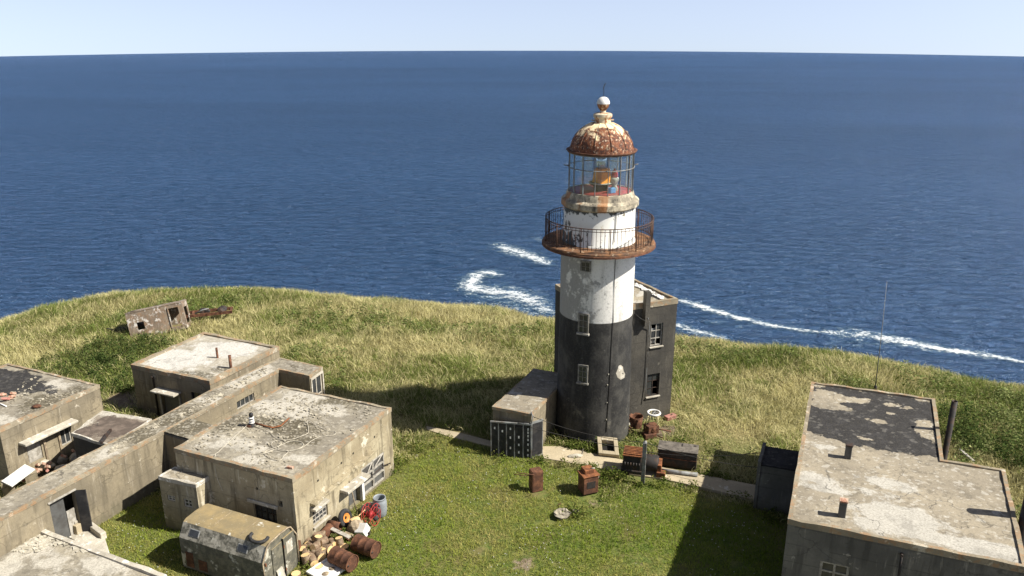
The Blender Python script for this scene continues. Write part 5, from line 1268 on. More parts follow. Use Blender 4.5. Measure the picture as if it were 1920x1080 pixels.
c = at(34, 900); t = thing('white_board', c, 'long white board resting above the rubble beside the house', 'board'); a, b, cc = at(3, 904, .9), at(47, 872, .9), at(66, 881, .9); d = a + (cc - b)
m = MB(); m.add([a, d, cc, b] + [p + Vector((0, 0, .05)) for p in (a, d, cc, b)], [(0, 1, 2, 3), (4, 5, 6, 7), (0, 1, 5, 4), (1, 2, 6, 5), (2, 3, 7, 6), (3, 0, 4, 7)]); m.build('top', M['white'], t)
m = MB()
for p in (a.lerp(cc, .15), a.lerp(cc, .85)): m.obox((p.x, p.y, .44), (.2, .12, 0), (-.1, .16, 0), (0, 0, .44))
m.build('support', M['wall'], t)
m = MB(); p = [at(0, 822, 2.0), at(8, 820, 2.1), at(16, 826, 2.0), at(19, 840, 1.6), at(15, 860, .9), at(17, 885, .1)]; m.tube(smooth(p, 5), .045, 7); o = m.build('bent_cable', M['wire'], None, loc=p[-1]); tag(o, 'thick dark cable bending down the left house wall', 'cable')
a, b = at(190, 833, 2.55), at(208, 809, 2.5); m = MB(); d = (b - a) / 2; n = Vector((-d.y, d.x, 0)).normalized(); m.obox((a + b) / 2 + Vector((0, 0, .08)), d, n * .05, (0, 0, .06)); o = m.build('plank', M['iron'], None, loc=(a + b) / 2); tag(o, 'dark plank lying across the little shed roof edge', 'plank')
# steps by the passage door
st_ = thing('door_step', at(170, 1005), 'broken concrete step and low kerb before the passage door', 'step')
m = MB(); s0 = W1p = None
kerb = [(160, 990), (195, 1010), (203, 1022), (190, 1040), (120, 1000)]
m.prism(ccw([(at(*p).x, at(*p).y) for p in [(108, 998), (150, 985), (196, 1008), (206, 1040), (190, 1045)]]), -.2, .1); m.build('slab', M['pale'], st_, .02)
m = MB(); a, b = at(164, 988), at(196, 1012); d = (b - a) / 2; n = Vector((-d.y, d.x, 0)).normalized(); m.obox((a + b) / 2 + Vector((0, 0, .16)), d, n * .12, (0, 0, .16)); m.build('kerb', M['pale'], st_, .04)
m = MB(); c = at(153, 998); m.obox(c + Vector((0, 0, .25)), (.12, -.05, 0), (.1, .28, 0), (0, 0, .25)); m.build('block', M['slab'], st_, .02)
m = MB(); c = at(150, 992); m.obox(c + Vector((0, 0, .56)), (.22, -.09, 0), (.12, .32, 0), (0, 0, .05)); m.build('bench_slab', M['pale'], st_, .015)
m = MB(); p = at(172, 998); m.tube([p, p + Vector((-.1, .05, 1.0))], .018, 5); o = m.build('thin_rod', M['greymetal'], None, loc=p); tag(o, 'thin bent metal rod standing in the grass by the door step', 'rod')
# rubble flakes on roofs
def flakes(name, label, z, quad, n, mat, smin=.03, smax=.09):
    q = [at(*p, z) for p in quad]; m = MB(); r = random.Random(n)
    for k in range(n):
        a, b = r.random(), r.random(); p = q[0].lerp(q[1], a).lerp(q[3].lerp(q[2], a), b)
        if vnoise(p.x, p.y, .8, 5) < .45: continue
        s = r.uniform(smin, smax); t = r.uniform(0, 6.28); u = Vector((math.cos(t), math.sin(t), r.uniform(-.3, .3))) * s; v = Vector((-math.sin(t), math.cos(t), r.uniform(-.2, .2))) * s * r.uniform(.5, .9)
        m.obox(p + Vector((0, 0, .015 + s * .1)), u, v, (0, 0, .012))
    o = m.build(name, mat, None, loc=q[0]); tag(o, label, 'debris', kind='stuff')
flakes('roof_flakes', 'loose plaster flakes strewn over the garage roof', 3.25, [(350, 840), (530, 735), (715, 768), (555, 885)], 650, M['flake'], .02, .07)
flakes('roof_flakes', 'plaster crumbs scattered on the covered passage roof', 2.5, [(200, 855), (300, 800), (300, 790), (210, 838)], 130, M['flake'])
flakes('roof_flakes', 'plaster crumbs on the far stretch of the passage roof', 2.5, [(330, 790), (520, 690), (520, 678), (340, 770)], 160, M['flake'])
flakes('roof_flakes', 'pale rubble crumbs along the rim of the cellar roof', 1.0, [(0, 1030), (72, 1000), (170, 1035), (60, 1040)], 200, M['stone'], .04, .12)
flakes('roof_flakes', 'loose crumbs on the left house roof', 2.95, [(20, 760), (20, 700), (170, 725), (60, 780)], 130, M['flake'], .02, .07)
flakes('roof_flakes', 'white crumbs along the far rim of the blackened block roof', 6.5, [(1190, 536), (1194, 532), (1245, 558), (1240, 561)], 120, M['white'], .03, .08)

# ------------------------------------------------------------------ path and lawn objects
def slab(px, label, name='path'):
    m = MB(); P = ccw([(at(*p).x, at(*p).y) for p in px]); m.prism(P, -.3, .035); o = m.build(name, M['slab'], None); tag(o, label, 'path', kind='structure'); FOOT.append(P)
slab([(1012, 838), (1050, 838), (1180, 866), (1172, 888), (1090, 872), (1020, 860)], 'tan concrete path from the shed to the rusty engine')
slab([(1190, 868), (1300, 888), (1425, 912), (1420, 940), (1340, 920), (1235, 897), (1180, 890)], 'pale concrete path from the rusty engine to the house')
slab([(800, 800), (860, 812), (921, 828), (921, 838), (850, 822), (800, 806)], 'narrow concrete path disappearing in shade left of the shed')
def scrap(name, px, py, label, cat, r=.4): c = at(px, py); foot_r(c, r); return thing(name, c, label, cat), c
# rusty cabinet
t, c = scrap('rusty_cabinet', 1012, 926, 'rusty sheet metal cabinet with two rods on the lawn', 'cabinet')
u = Vector((.94, .35, 0)); v = Vector((-.35, .94, 0)); Hc = .95
m = MB(); cc = c + v * .22 + Vector((0, 0, Hc / 2)); m.obox(cc, u * .24, v * .03, (0, 0, Hc / 2)); m.obox(cc + v * .2 - u * .25, u * .02, v * .22, (0, 0, Hc / 2)); m.obox(cc + v * .2 + Vector((0, 0, Hc / 2 + .015)), u * .24, v * .22, (0, 0, .012)); m.build('body', M['rust'], t, .01)
m = MB()
for a, zz in ((0, .95), (.15, .7)): p = c - u * .22 + v * (.1 + a * 2) + Vector((0, 0, zz)); m.tube([p, p - u * .75 + v * .25 + Vector((0, 0, .12))], .018, 5)
m.build('rod', M['rust'], t)
# rusty stove
t, c = scrap('rusty_stove', 1108, 928, 'rusty iron stove standing at the edge of the lawn', 'stove')
u = Vector((.93, .36, 0)); v = Vector((-.36, .93, 0)); z0 = c + v * .3
m = MB(); m.obox(z0 + Vector((0, 0, .48)), u * .36, v * .3, (0, 0, .42)); m.build('body', M['rust'], t, .02)
m = MB(); m.obox(z0 + Vector((0, 0, .93)), u * .4, v * .34, (0, 0, .03)); m.obox(z0 + v * .1 + Vector((0, 0, 1.05)), u * .22, v * .22, (0, 0, .09)); m.build('top_plate', M['rust_l'], t, .02)
m = MB(); m.obox(z0 - v * .302 + Vector((0, 0, .5)), u * .2, v * .012, (0, 0, .16)); m.build('door', M['iron'], t)
m = MB()
for s in (-1, 1): m.obox(z0 + u * .3 * s - v * .2 + Vector((0, 0, .03)), u * .04, v * .04, (0, 0, .05))
m.build('foot', M['iron'], t)
m = MB(); m.rock(z0 + u * .42 + Vector((0, 0, .7)), .12, .12, .16, 5); m.build('hanging_rag', M['stone'], t)
m = MB(); m.tube([z0 + u * .1 + Vector((0, 0, 1.14)), z0 + u * .25 - v * .1 + Vector((0, 0, 1.18))], .03, 6); m.build('handle', M['stone'], t)
# stone basin
t, c = scrap('stone_basin', 1053, 967, 'small broken stone basin in the lawn', 'basin', .35)
m = MB(); m.lathe(c, [(.2, -.1), (.3, .04), (.36, .14), (.3, .17), (.2, .08), (.01, .05)], 11, smooth=False); m.v = [(v[0] + rb.uniform(-.06, .06), v[1] + rb.uniform(-.06, .06), v[2] + rb.uniform(-.05, .05)) for v in m.v]; m.build('bowl', M['flake'], t)
m = MB(); m.rock(c + Vector((.62, .25, .05)), .14, .1, .08, 8); m.build('chip', M['flake'], t)
m = MB(); m.tube([c + Vector((-.1, .6, 0)), c + Vector((-.12, .62, .14)), c + Vector((0, .6, .2))], .02, 5); o = m.build('bent_wire', M['rust'], None, loc=c + Vector((-.1, .6, 0))); tag(o, 'little bent wire sticking up behind the stone basin', 'wire')
# concrete sink by the tower
t, c = scrap('concrete_sink', 1141, 856, 'square pale concrete sink at the tower foot', 'sink', .5)
u = Vector((.96, -.2, 0)); v = Vector((.2, .96, 0)); Rx = Vector((0, .25, .97)); cc = c + Vector((0, .35, .3))
tl_ = Vector((0, -.45, .9)).normalized(); n = u.cross(tl_); 
up = Vector((.0, .78, .36)).normalized(); nn = up.cross(u).normalized() * -1
if nn.z < 0: nn = -nn
m = MB()
for s in (-1, 1):
    m.obox(cc + u * (.4 * s), u * .1, up * .5, nn * .16); m.obox(cc + up * (.4 * s), u * .3, up * .1, nn * .158)
m.build('rim', M['slab'], t, .02); m = MB(); m.obox(cc - nn * .15, u * .3, up * .3, nn * .02); m.build('bottom', M['void'], t)
m = MB(); m.tube([cc + u * .45 - nn * .1, c + u * .5 + Vector((0, .1, 0))], .03, 5); m.tube([cc - u * .45 - nn * .1, c - u * .5 + Vector((0, .1, 0))], .03, 5); m.build('leg', M['pale'], t)
# utility pole
t, c = scrap('short_post', 1205, 905, 'square grey concrete post standing before the rusty engine', 'post', .15)
m = MB(); m.obox(c + Vector((0, 0, 1.0)), (.085, -.02, 0), (.02, .085, 0), (0, 0, 1.05)); m.build('shaft', M['greymetal'], t, .01)
m = MB(); m.lathe(c + Vector((0, 0, 2.05)), [(.08, 0), (.07, .06), (.03, .09)], 8); m.build('top', M['greymetal'], t)
# rusty engine
t, c = scrap('rusty_engine', 1200, 888, 'big rusty machine with ribbed top behind the grey post', 'machine', .9)
u = Vector((.97, -.24, 0)); v = Vector((.24, .97, 0)); z0 = c + v * .25
m = MB(); m.obox(z0 - u * .38 + Vector((0, 0, .5)), u * .42, v * .4, (0, 0, .42)); m.obox(z0 - u * .38 + Vector((0, 0, .12)), u * .5, v * .45, (0, 0, .1)); m.build('casing', M['iron'], t, .05)
m = MB()
for k in range(6): m.obox(z0 - u * .38 + v * (-.32 + .13 * k) + Vector((0, 0, .97)), u * .42, v * .035, (0, 0, .06))
m.obox(z0 - u * .38 + Vector((0, 0, .935)), u * .44, v * .42, (0, 0, .025)); m.build('ribbed_top', M['rust_l'], t)
m = MB(); m.lathe(z0 + u * .1 + Vector((0, 0, .5)), [(.01, 0), (.36, .0), (.38, .1), (.38, .62), (.34, .7), (.01, .72)], 22, (v, Vector((0, 0, 1)), u)); m.build('cylinder', M['iron'], t)
m = MB(); m.obox(z0 + u * .85 + Vector((0, 0, .3)), u * .1, v * .35, (0, 0, .3)); m.obox(z0 + u * .95 - v * .3 + Vector((0, 0, .15)), u * .2, v * .15, (0, 0, .13)); m.build('flange', M['rust_l'], t, .02)
m = MB()
for k in range(6): m.tube([z0 - u * (.7 - .13 * k) - v * .42 + Vector((0, 0, .62)), z0 - u * (.7 - .13 * k) - v * .48 + Vector((0, 0, .5))], .035, 6)
m.build('valve', M['iron'], t)
# black tank
M['lid'] = plain('dark weathered lid', (.09, .078, .065), .4, 4, .85, (.18, .16, .13), .3)
t, c = scrap('black_tank', 1268, 878, 'long black rectangular tank lying on the grass', 'tank', .5)
cw = [at(1232, 872), at(1305, 882)]; u = (cw[1] - cw[0]).normalized(); v = Vector((-u.y, u.x, 0)); Lt = (cw[1] - cw[0]).length
FOOT.append([(cw[0])[:2], (cw[1])[:2], (cw[1] + v * .8)[:2], (cw[0] + v * .8)[:2]])
cc = (cw[0] + cw[1]) / 2 + v * .4
m = MB(); m.obox(cc + Vector((0, 0, .42)), u * Lt / 2, v * .4, (0, 0, .42)); m.build('body', M['iron'], t, .03)
m = MB(); m.obox(cc + Vector((0, 0, .86)), u * (Lt / 2 + .03), v * .43, (0, 0, .025)); tp = m.build('lid', M['lid'], t, .01)
m = MB(); m.obox(cc + u * (Lt * .42) + v * .25 + Vector((0, 0, .89)), u * .06, v * .06, (0, 0, .01)); m.obox(cc + u * (Lt * .1) + v * .2 + Vector((0, 0, .89)), u * .03, v * .12, (0, 0, .012)); m.build('hatch', M['iron'], tp)
m = MB(); m.obox(cc - v * .405 + Vector((0, 0, .45)), u * Lt / 2, v * .01, (0, 0, .02)); m.build('rib', M['rust'], t)
# lying post
a, b = at(1238, 882, .12), at(1308, 890, .12); m = MB(); n = Vector((0, 0, 1)); m.tube([a, b], .1, 8); o = m.build('lying_post', M['greymetal'], None, loc=a); tag(o, 'grey post lying on the path before the black tank', 'post')
# winch with white ring
t, c = scrap('winch', 1222, 822, 'rusty winch on legs carrying a white hand wheel', 'winch', .5)
m = MB(); m.obox(c + Vector((.0, .3, .4)), (.28, .1, 0), (-.1, .22, 0), (0, 0, .22)); m.rock(c + Vector((.15, .2, .35)), .3, .25, .3, 14, 2, .5); m.obox(c + Vector((-.1, .15, .12)), (.3, .1, 0), (-.06, .2, 0), (0, 0, .12)); m.build('gearbox', M['rust'], t, .02)
hub = atY(1226, 774, c.y + .4)
m = MB(); m.tube([hub + Vector((.3 * math.cos(k), .3 * math.sin(k), 0)) for k in np.linspace(0, 2 * math.pi, 33)], .055, 8); hw_ = m.build('hand_wheel', M['white'], t)
m = MB()
for k in range(3): q = k * 1.05; d = Vector((math.cos(q), math.sin(q), 0)) * .28; m.tube([hub - d, hub + d], .015, 5)
m.build('spoke', M['greymetal'], hw_)
m = MB(); yl = plain('pale yellow paint', (.55, .48, .25), .2, 5)
for d in ((-.27, -.1), (.22, -.2), (.25, .15), (-.1, .22)): m.tube([hub + Vector((d[0], d[1], 0)), Vector((c.x + d[0] * 1.1, c.y + .35 + d[1], .45))], .022, 6)
m.build('leg', yl, t)
m = MB(); m.tube([c + Vector((.2, .25, .4)), c + Vector((.7, .3, .3)), c + Vector((1.0, .25, .25))], .04, 6); m.tube([c + Vector((.3, .1, .1)), c + Vector((.9, -.4, .05))], .03, 5); m.build('shaft_end', M['rust'], t)
# rust drum at tower foot
t, c = scrap('rusty_tub', 1193, 803, 'rusty open tub standing at the foot of the lighthouse', 'tub', .35)
m = MB(); m.lathe(c + Vector((0, .2, 0)), [(.3, 0), (.36, .6), (.34, .62), (.3, .5), (.27, .05), (.01, .04)], 20); m.build('shell', M['rust'], t)
t, c = scrap('rusty_gear', 1177, 806, 'dark rusty wheel hub leaning beside the tub', 'wheel', .35)
ax = Vector((.3, -.8, .5)).normalized(); X = ax.orthogonal().normalized(); Y = ax.cross(X); m = MB(); m.lathe(c + Vector((0, .1, .3)), [(.16, -.06), (.32, -.08), (.34, 0), (.32, .08), (.16, .06)], 18, (X, Y, ax), close=True); m.build('ring', M['rust'], t); m = MB(); m.lathe(c + Vector((0, .1, .3)), [(.16, 0), (.06, .08), (.01, .08)], 14, (X, Y, ax)); m.build('hub', M['stone'], t)
t, c = scrap('pink_block', 1257, 789, 'pink brick block lying right of the lighthouse block', 'block', .3)
m = MB(); m.obox(c + Vector((0, .1, .17)), (.26, .12, .03), (-.08, .13, 0), (0, -.01, .11)); m.build('block', M['pinkstone'], t, .02); m = MB(); m.obox(c + Vector((.08, .12, .33)), (.03, .015, 0), (-.015, .03, 0), (0, 0, .008)); m.build('hole', M['void'], t)
# scrap of white cloth on the path
c = at(1080, 856, .05); t = thing('crumpled_cloth', c, 'crumpled white cloth lying on the tan concrete path', 'cloth'); m = MB(); m.rock(c + Vector((0, 0, .06)), .35, .14, .08, 71, 2, .5); m.build('cloth', M['stone'], t); m = MB(); m.obox(c + Vector((.3, .1, .15)), (.03, 0, .02), (0, .02, .0), (.05, 0, .2)); m.build('stick', M['woodgrey'], t)
a = at(1018, 843); m = MB(); m.tube([a, a + Vector((-.3, .1, .75))], .03, 5); m.tube([a + Vector((-.05, .3, 0)), a + Vector((-.4, .2, .6))], .025, 5); o = m.build('leaning_stick', M['wood'], None, loc=a); tag(o, 'two thin sticks leaning beside the open gate leaf', 'stick')
# cables strung over the yard
def cable(p, label, r=.014): m = MB(); m.tube(smooth([Vector(q) for q in p], 6), r, 5); o = m.build('cable', M['wire'], None, loc=p[0]); tag(o, label, 'cable')
pt = at(1205, 905) + Vector((0, 0, 2.05))
sb = WFs.p(WFs.len + .1, 2.3, .1)
def sag(a, b, s, n=6): return [Vector(a).lerp(Vector(b), k / n) - Vector((0, 0, s * 4 * (k / n) * (1 - k / n))) for k in range(n + 1)]
cable(sag(sb, pt, .25), 'slack dark cable from the shed corner to the grey post')
porch = Vector(((qa + qb).x / 2, (qa + qb).y / 2, 2.1))
cable(sag(pt, porch + Vector((0, -.6, -.3)), .2), 'dark cable from the grey post to the porch of the right house')
g1 = spt(1160, 812); g1.z = max(g1.z, .6); cable(sag(WFs.p(WFs.len + .05, 1.7, .1), at(1235, 850, .9), .1) + sag(at(1235, 850, .9), porch + Vector((0, .5, -.2)), .15)[1:], 'lower dark cable passing in front of the tower towards the porch')
# radio mast
c = at(1640, 736); tpz = atY(1663, 528, c.y + .0); t = thing('radio_mast', c, 'very thin whip mast standing at the cliff side behind the right house', 'mast')
m = MB(); m.tube([c, c.lerp(tpz, .5) + Vector((.02, 0, 0)), tpz], .028, 6, r1=.012); m.build('whip', M['greymetal'], t); m = MB(); m.lathe(c, [(.09, 0), (.08, .4), (.03, .45)], 10); m.build('base', M['iron'], t)
# fallen beam in the thicket
a, b = at(1800, 843, .2), at(1826, 866, .2); m = MB(); d = (b - a) / 2; n = Vector((-d.y, d.x, 0)).normalized(); m.obox((a + b) / 2, d, n * .06, (0, 0, .05)); o = m.build('fallen_beam', M['woodgrey'], None, loc=(a + b) / 2); tag(o, 'pale beam lying in the grass behind the right house', 'beam')
# ------------------------------------------------------------------ grass and thickets
def foot_mask(x, y, grow=0.0):
    m = np.zeros(x.shape, bool)
    for Pf in FOOT:
        Pf = ccw([(q[0], q[1]) for q in Pf])
        if grow: Pf = inset(Pf, -grow)
        xs = [q[0] for q in Pf]; ys = [q[1] for q in Pf]
        s = (x > min(xs)) & (x < max(xs)) & (y > min(ys)) & (y < max(ys))
        if s.any(): k = np.zeros(x.shape, bool); k[s] = inpoly(x[s], y[s], Pf); m |= k
    return m
def leafmat(name, trans=0.35):
    m = bpy.data.materials.new(name); m.use_nodes = True; t = m.node_tree; t.nodes.clear()
    o = t.nodes.new('ShaderNodeOutputMaterial'); a = t.nodes.new('ShaderNodeAttribute'); a.attribute_name = 'tint'
    d = t.nodes.new('ShaderNodeBsdfDiffuse'); tr = t.nodes.new('ShaderNodeBsdfTranslucent'); mx = t.nodes.new('ShaderNodeMixShader'); mx.inputs[0].default_value = trans
    for s in (d, tr): t.links.new(a.outputs['Color'], s.inputs[0])
    t.links.new(d.outputs[0], mx.inputs[1]); t.links.new(tr.outputs[0], mx.inputs[2]); t.links.new(mx.outputs[0], o.inputs[0])
    return m
LEAF = leafmat('grass blades')
def mesh_tris(name, V, C, nper, faces, label, cat):
    # V: (n, nper, 3), C: (n, 3), faces: index triples within one blade
    n = len(V); me = bpy.data.meshes.new(name)
    me.vertices.add(n * nper); me.vertices.foreach_set('co', V.astype(np.float32).ravel())
    fi = (np.array(faces)[None] + (np.arange(n) * nper)[:, None, None]).reshape(-1, 3); k = len(fi)
    me.loops.add(k * 3); me.loops.foreach_set('vertex_index', fi.astype(np.int32).ravel())
    me.polygons.add(k); me.polygons.foreach_set('loop_start', np.arange(0, k * 3, 3, dtype=np.int32)); me.polygons.foreach_set('loop_total', np.full(k, 3, np.int32))
    a = me.color_attributes.new('tint', 'FLOAT_COLOR', 'POINT'); c = np.ones((n, nper, 4), np.float32); c[:, :, :3] = C[:, None, :]; a.data.foreach_set('color', c.ravel())
    me.update(); me.validate(); me.materials.append(LEAF)
    o = bpy.data.objects.new(name, me); COL.objects.link(o); return tag(o, label, cat, kind='stuff')
def blades(x, y, h, wd, lean, la, C, name, label):
    # blade of two segments: base pair, mid pair, tip
    n = len(x); z = terrain(x, y) - 0.02; q = rng.uniform(0, 2 * np.pi, n)
    wx, wy = np.cos(q) * wd / 2, np.sin(q) * wd / 2; lx, ly = np.cos(la) * lean * h, np.sin(la) * lean * h
    B = np.stack([x, y, z], -1); Wv_ = np.stack([wx, wy, 0 * wx], -1)
    mid = B + np.stack([lx * .35, ly * .35, h * .6], -1); tip = B + np.stack([lx, ly, h * np.sqrt(np.maximum(.1, 1 - .45 * lean ** 2))], -1)
    V = np.stack([B - Wv_, B + Wv_, mid + Wv_ * .8, mid - Wv_ * .8, tip], 1)
    return mesh_tris(name, V, C, 5, [(0, 1, 2), (0, 2, 3), (3, 2, 4)], label, 'grass')
def inview(x, y, z=0.0, mx=60, my=60):
    dy = y; dz = z - H; d = dy * math.cos(PITCH) - dz * math.sin(PITCH); u = dy * math.sin(PITCH) + dz * math.cos(PITCH)
    px = 960 + F * x / np.maximum(d, .1); py = 540 - F * u / np.maximum(d, .1)
    return (px > -260) & (px < 2180) & (py < 1300) & (d > 1)
def pal(cols, t):
    cols = np.array(cols); k = np.clip(t, 0, .999) * (len(cols) - 1); i = k.astype(int); f = (k - i)[:, None]
    return cols[i] * (1 - f) + cols[i + 1] * f
def scatter(n, x0, x1, y0, y1): x = rng.uniform(x0, x1, n); y = rng.uniform(y0, y1, n); k = inview(x, y); return x[k], y[k]

# lawn
F_tuft = field([pxp([(1075, 905), (1110, 890), (1150, 895), (1190, 915), (1165, 945), (1120, 985), (1075, 965), (1085, 935)]), pxp([(1190, 900), (1260, 905), (1250, 925), (1190, 920)]), pxp([(745, 850), (800, 825), (830, 840), (790, 865), (745, 880)])], 3)
x, y = scatter(420000, -24, 20, 18, 42)
TU = samp(F_tuft, x, y); L = samp(F_lawn, x, y) + (fbm(x, y, 1.5, 9) - .5) * .5; k = (L > .45) & (rng.random(len(x)) > samp(F_bare, x, y) * 1.3) & (fbm(x, y, .9, 12) > .26); x, y = x[k], y[k]
k = ~foot_mask(x, y); x, y = x[k], y[k]
t = fbm(x, y, 3.0, 31) * 1.15 + fbm(x, y, .7, 35) * .55 - .3 + rng.normal(0, .1, len(x))
C = pal([(.12, .195, .02), (.18, .25, .03), (.235, .285, .045), (.32, .315, .08), (.43, .37, .15)], t) * rng.uniform(.7, 1.25, (len(x), 1))
h = (.06 + .1 * rng.random(len(x))) * (.7 + .9 * fbm(x, y, 1.2, 40))
blades(x, y, h, rng.uniform(.012, .028, len(x)), rng.uniform(.3, 1.2, len(x)), rng.uniform(0, 6.28, len(x)), C, 'lawn_grass', 'short green and yellowing lawn grass between the buildings')
# meadow
x, y = scatter(1200000, -62, 52, 22, 66)
e = edge_d(x, y); L = samp(F_lawn, x, y) + (fbm(x, y, 1.5, 9) - .5) * .5 - (samp(F_tuft, x, y) * fbm(x, y, .8, 14) > .3) * 1.0
k = (L <= .5) & (e < 3.5) & (rng.random(len(x)) > samp(F_bare, x, y) * 1.2); x, y, e = x[k], y[k], e[k]
k = ~foot_mask(x, y, .12); x, y, e = x[k], y[k], e[k]
dist = np.hypot(x, y); k = rng.random(len(x)) < np.clip(34 / dist, .35, 1) ** .8; x, y, e = x[k], y[k], e[k]
G = samp(F_green, x, y); TR = samp(F_trail, x, y); SH = samp(F_shrub, x, y)
n1 = fbm(x, y, 6, 61); n2 = fbm(x, y, 1.6, 65); n3 = fbm(x, y, .5, 69)
green = np.clip((n1 - .5) * 2.8 + (n2 - .5) * 2.2 + (n3 - .5) * .8 + G * .6 + TR * .45 + SH * .8 + .47, 0, 1)
isg = rng.random(len(x)) < green * .85
Cs = pal([(.34, .31, .13), (.47, .425, .2), (.57, .52, .28), (.44, .375, .18)], rng.random(len(x)) * .6 + n2 * .4)
Cg = pal([(.09, .135, .026), (.145, .19, .044), (.22, .245, .07), (.33, .31, .11)], rng.random(len(x)) * .5 + (1 - n1) * .5)
C = np.where(isg[:, None], Cg, Cs) * rng.uniform(.75, 1.2, (len(x), 1))
h = (.2 + .36 * rng.random(len(x))) * (.5 + 1.0 * n2) * np.where(isg, .95, 1.05) * (1 - .75 * TR)
near = sstep(.0, .5, samp(blur(F_lawn, 6), x, y)); h *= 1 - .55 * near
la = fbm(x, y, 3.2, 80) * 18.0 + rng.normal(0, 1.3, len(x))
blades(x, y, h, rng.uniform(.014, .036, len(x)), np.clip(.25 + 1.1 * fbm(x, y, 2.2, 84) + rng.normal(0, .2, len(x)), .1, 1.3), la, C, 'meadow_grass', 'tall wind combed meadow grass, straw coloured and green, covering the clifftop')
# broad leaved weeds along the cliff edge and the thickets: leaf clumps
def clumps(cx, cy, ch, cr, nl, cols, size, name, label, squash=1.0):
    n = len(cx); N_ = n * nl; cx = np.repeat(cx, nl); cy = np.repeat(cy, nl); ch = np.repeat(ch, nl); cr = np.repeat(cr, nl)
    q = rng.uniform(0, 2 * np.pi, N_); r = np.sqrt(rng.random(N_)); x = cx + np.cos(q) * r * cr; y = cy + np.sin(q) * r * cr
    z = terrain(x, y) + ch * (1 - r ** 2 * .7) * rng.uniform(.25, 1.08, N_)
    a = rng.normal(0, 1, (N_, 3)); a[:, 2] = a[:, 2] * .5 * squash + .1; a /= np.linalg.norm(a, axis=1)[:, None]
    b = np.cross(a, rng.normal(0, 1, (N_, 3))); b /= np.linalg.norm(b, axis=1)[:, None]
    s = rng.uniform(.6, 1.4, N_)[:, None] * size; P_ = np.stack([x, y, z], -1)
    V = np.stack([P_ - a * s, P_ + b * s * .42, P_ + a * s, P_ - b * s * .42], 1)
    C = pal(cols, np.repeat(rng.random(n), nl) * .7 + rng.random(N_) * .3) * rng.uniform(.7, 1.25, (N_, 1))
    return mesh_tris(name, V, C, 4, [(0, 1, 2), (0, 2, 3)], label, 'vegetation')
x, y = scatter(16000, -40, 40, 20, 62); S_ = samp(F_shrub, x, y); k = (S_ + (fbm(x, y, 2, 90) - .5) * .7 > .45) & ~foot_mask(x, y, .5); x, y = x[k], y[k]
k = rng.random(len(x)) < .9; x, y = x[k], y[k]
blob = fbm(x, y, 2.4, 94)
clumps(x, y, np.where(x > 10, 1.15, .6) * (.45 + 1.3 * blob) , np.full(len(x), .3), 42, [(.04, .065, .018), (.06, .09, .026), (.095, .125, .038), (.17, .18, .06)], .075, 'shrub_thicket', 'dark green leafy thicket growing beside the left buildings and behind the right house')
x, y = scatter(26000, -50, 48, 22, 64); e = edge_d(x, y); G = samp(F_green, x, y)
k = (e < 2.5) & (G * .9 + (fbm(x, y, 2, 97) - .5) * 1.3 > .42) & (samp(F_lawn, x, y) < .1) & ~foot_mask(x, y, .25); x, y = x[k], y[k]
k = rng.random(len(x)) < .55; x, y = x[k], y[k]
clumps(x, y, .4 + .5 * fbm(x, y, 1.8, 99), np.full(len(x), .26), 16, [(.075, .12, .028), (.12, .165, .045), (.18, .215, .075), (.28, .28, .12)], .085, 'cliff_weeds', 'broad leaved green weeds along the cliff edge and in the meadow', .4)
x, y = scatter(9000, 14, 40, 22, 48); e = edge_d(x, y); k = (e < -1.2) & (x > 19) & (fbm(x, y, 2.2, 131) > .58) & ~foot_mask(x, y, .8) & (samp(F_trail, x, y) < .2); x, y = x[k], y[k]
k = rng.random(len(x)) < .8; x, y = x[k], y[k]
clumps(x, y, .3 + .8 * fbm(x, y, 2.0, 133), np.full(len(x), .34), 22, [(.11, .15, .04), (.17, .21, .07), (.25, .28, .11), (.36, .35, .17)], .075, 'bank_shrubs', 'fuller bright green shrubs and reeds on the bank behind the right house', .6)
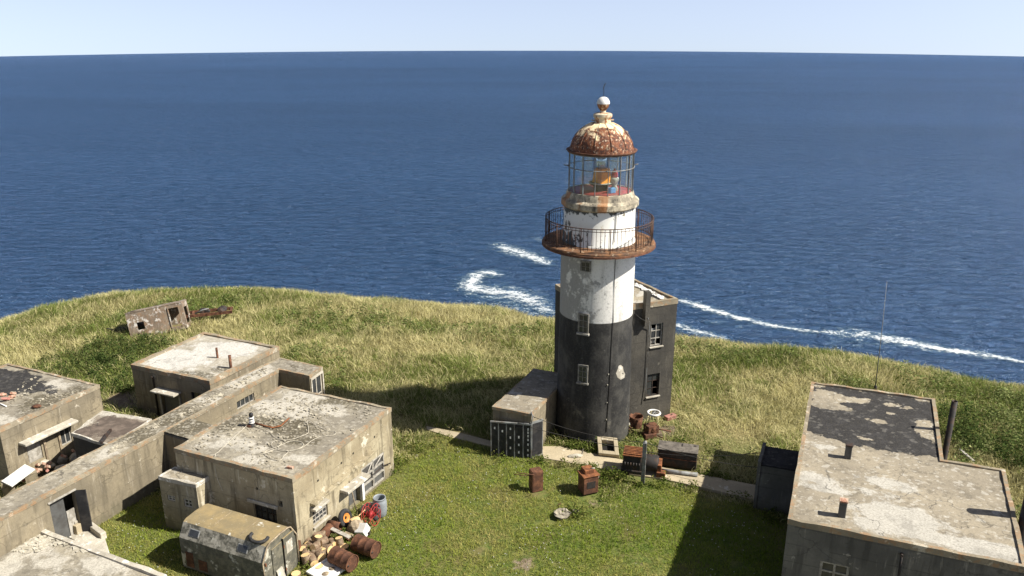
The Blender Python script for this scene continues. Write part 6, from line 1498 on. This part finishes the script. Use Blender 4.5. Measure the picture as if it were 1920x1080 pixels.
# weeds hugging walls and scrap
W_SPOT = [(1040, 828), (1060, 832), (1085, 836), (1110, 838), (1165, 826), (1185, 822), (1200, 835), (1250, 868), (1310, 895), (1320, 880), (1340, 885), (1140, 895), (1155, 890), (1145, 910), (1130, 925), (1060, 868), (1090, 876), (1120, 884), (1150, 890), (1070, 838), (1095, 843), (1235, 900), (1265, 905), (1300, 915), (1275, 885), (1330, 892), (1370, 905), (1385, 928), (1015, 862), (1170, 905), (1195, 912), (1230, 912), (1090, 965), (1075, 960), (765, 830), (775, 845), (790, 840), (830, 818), (560, 1060), (575, 1050), (648, 995), (645, 1000), (745, 870), (742, 885), (20, 915), (45, 905), (100, 862), (120, 858), (210, 790), (225, 795), (240, 800), (1440, 960), (1450, 975), (260, 775), (1275, 838), (930, 860), (1340, 850), (1300, 900), (1355, 900)]
cx, cy = [], []
for px, py in W_SPOT:
    q = at(px, py)
    for k in range(7): cx.append(q.x + random.gauss(0, .3)); cy.append(q.y + random.gauss(0, .25))
cx, cy = np.array(cx), np.array(cy); k = ~foot_mask(cx, cy); cx, cy = cx[k], cy[k]
clumps(cx, cy, rng.uniform(.2, .5, len(cx)), np.full(len(cx), .22), 26, [(.05, .085, .015), (.09, .12, .025), (.14, .16, .04), (.24, .21, .08)], .06, 'yard_weeds', 'green weeds hugging the tower foot, scrap and walls')
# white clover heads in the lawn
x, y = scatter(2600, -20, 12, 20, 38); k = (samp(F_lawn, x, y) > .8) & (fbm(x, y, 2, 111) > .5) & ~foot_mask(x, y); x, y = x[k], y[k]
z = terrain(x, y) + rng.uniform(.08, .14, len(x)); s = rng.uniform(.012, .024, len(x)); P_ = np.stack([x, y, z], -1)
dx = np.stack([s, 0 * s, 0 * s], -1); dy = np.stack([0 * s, s, 0 * s], -1); dz = np.stack([0 * s, 0 * s, s], -1)
mesh_tris('clover_heads', np.stack([P_ - dx - dy, P_ + dx - dy, P_ + dx + dy, P_ - dx + dy, P_ + dz], 1), np.tile([.62, .62, .55], (len(x), 1)), 5, [(0, 1, 4), (1, 2, 4), (2, 3, 4), (3, 0, 4), (0, 2, 1), (0, 3, 2)], 'tiny white clover heads in the lawn', 'flowers')
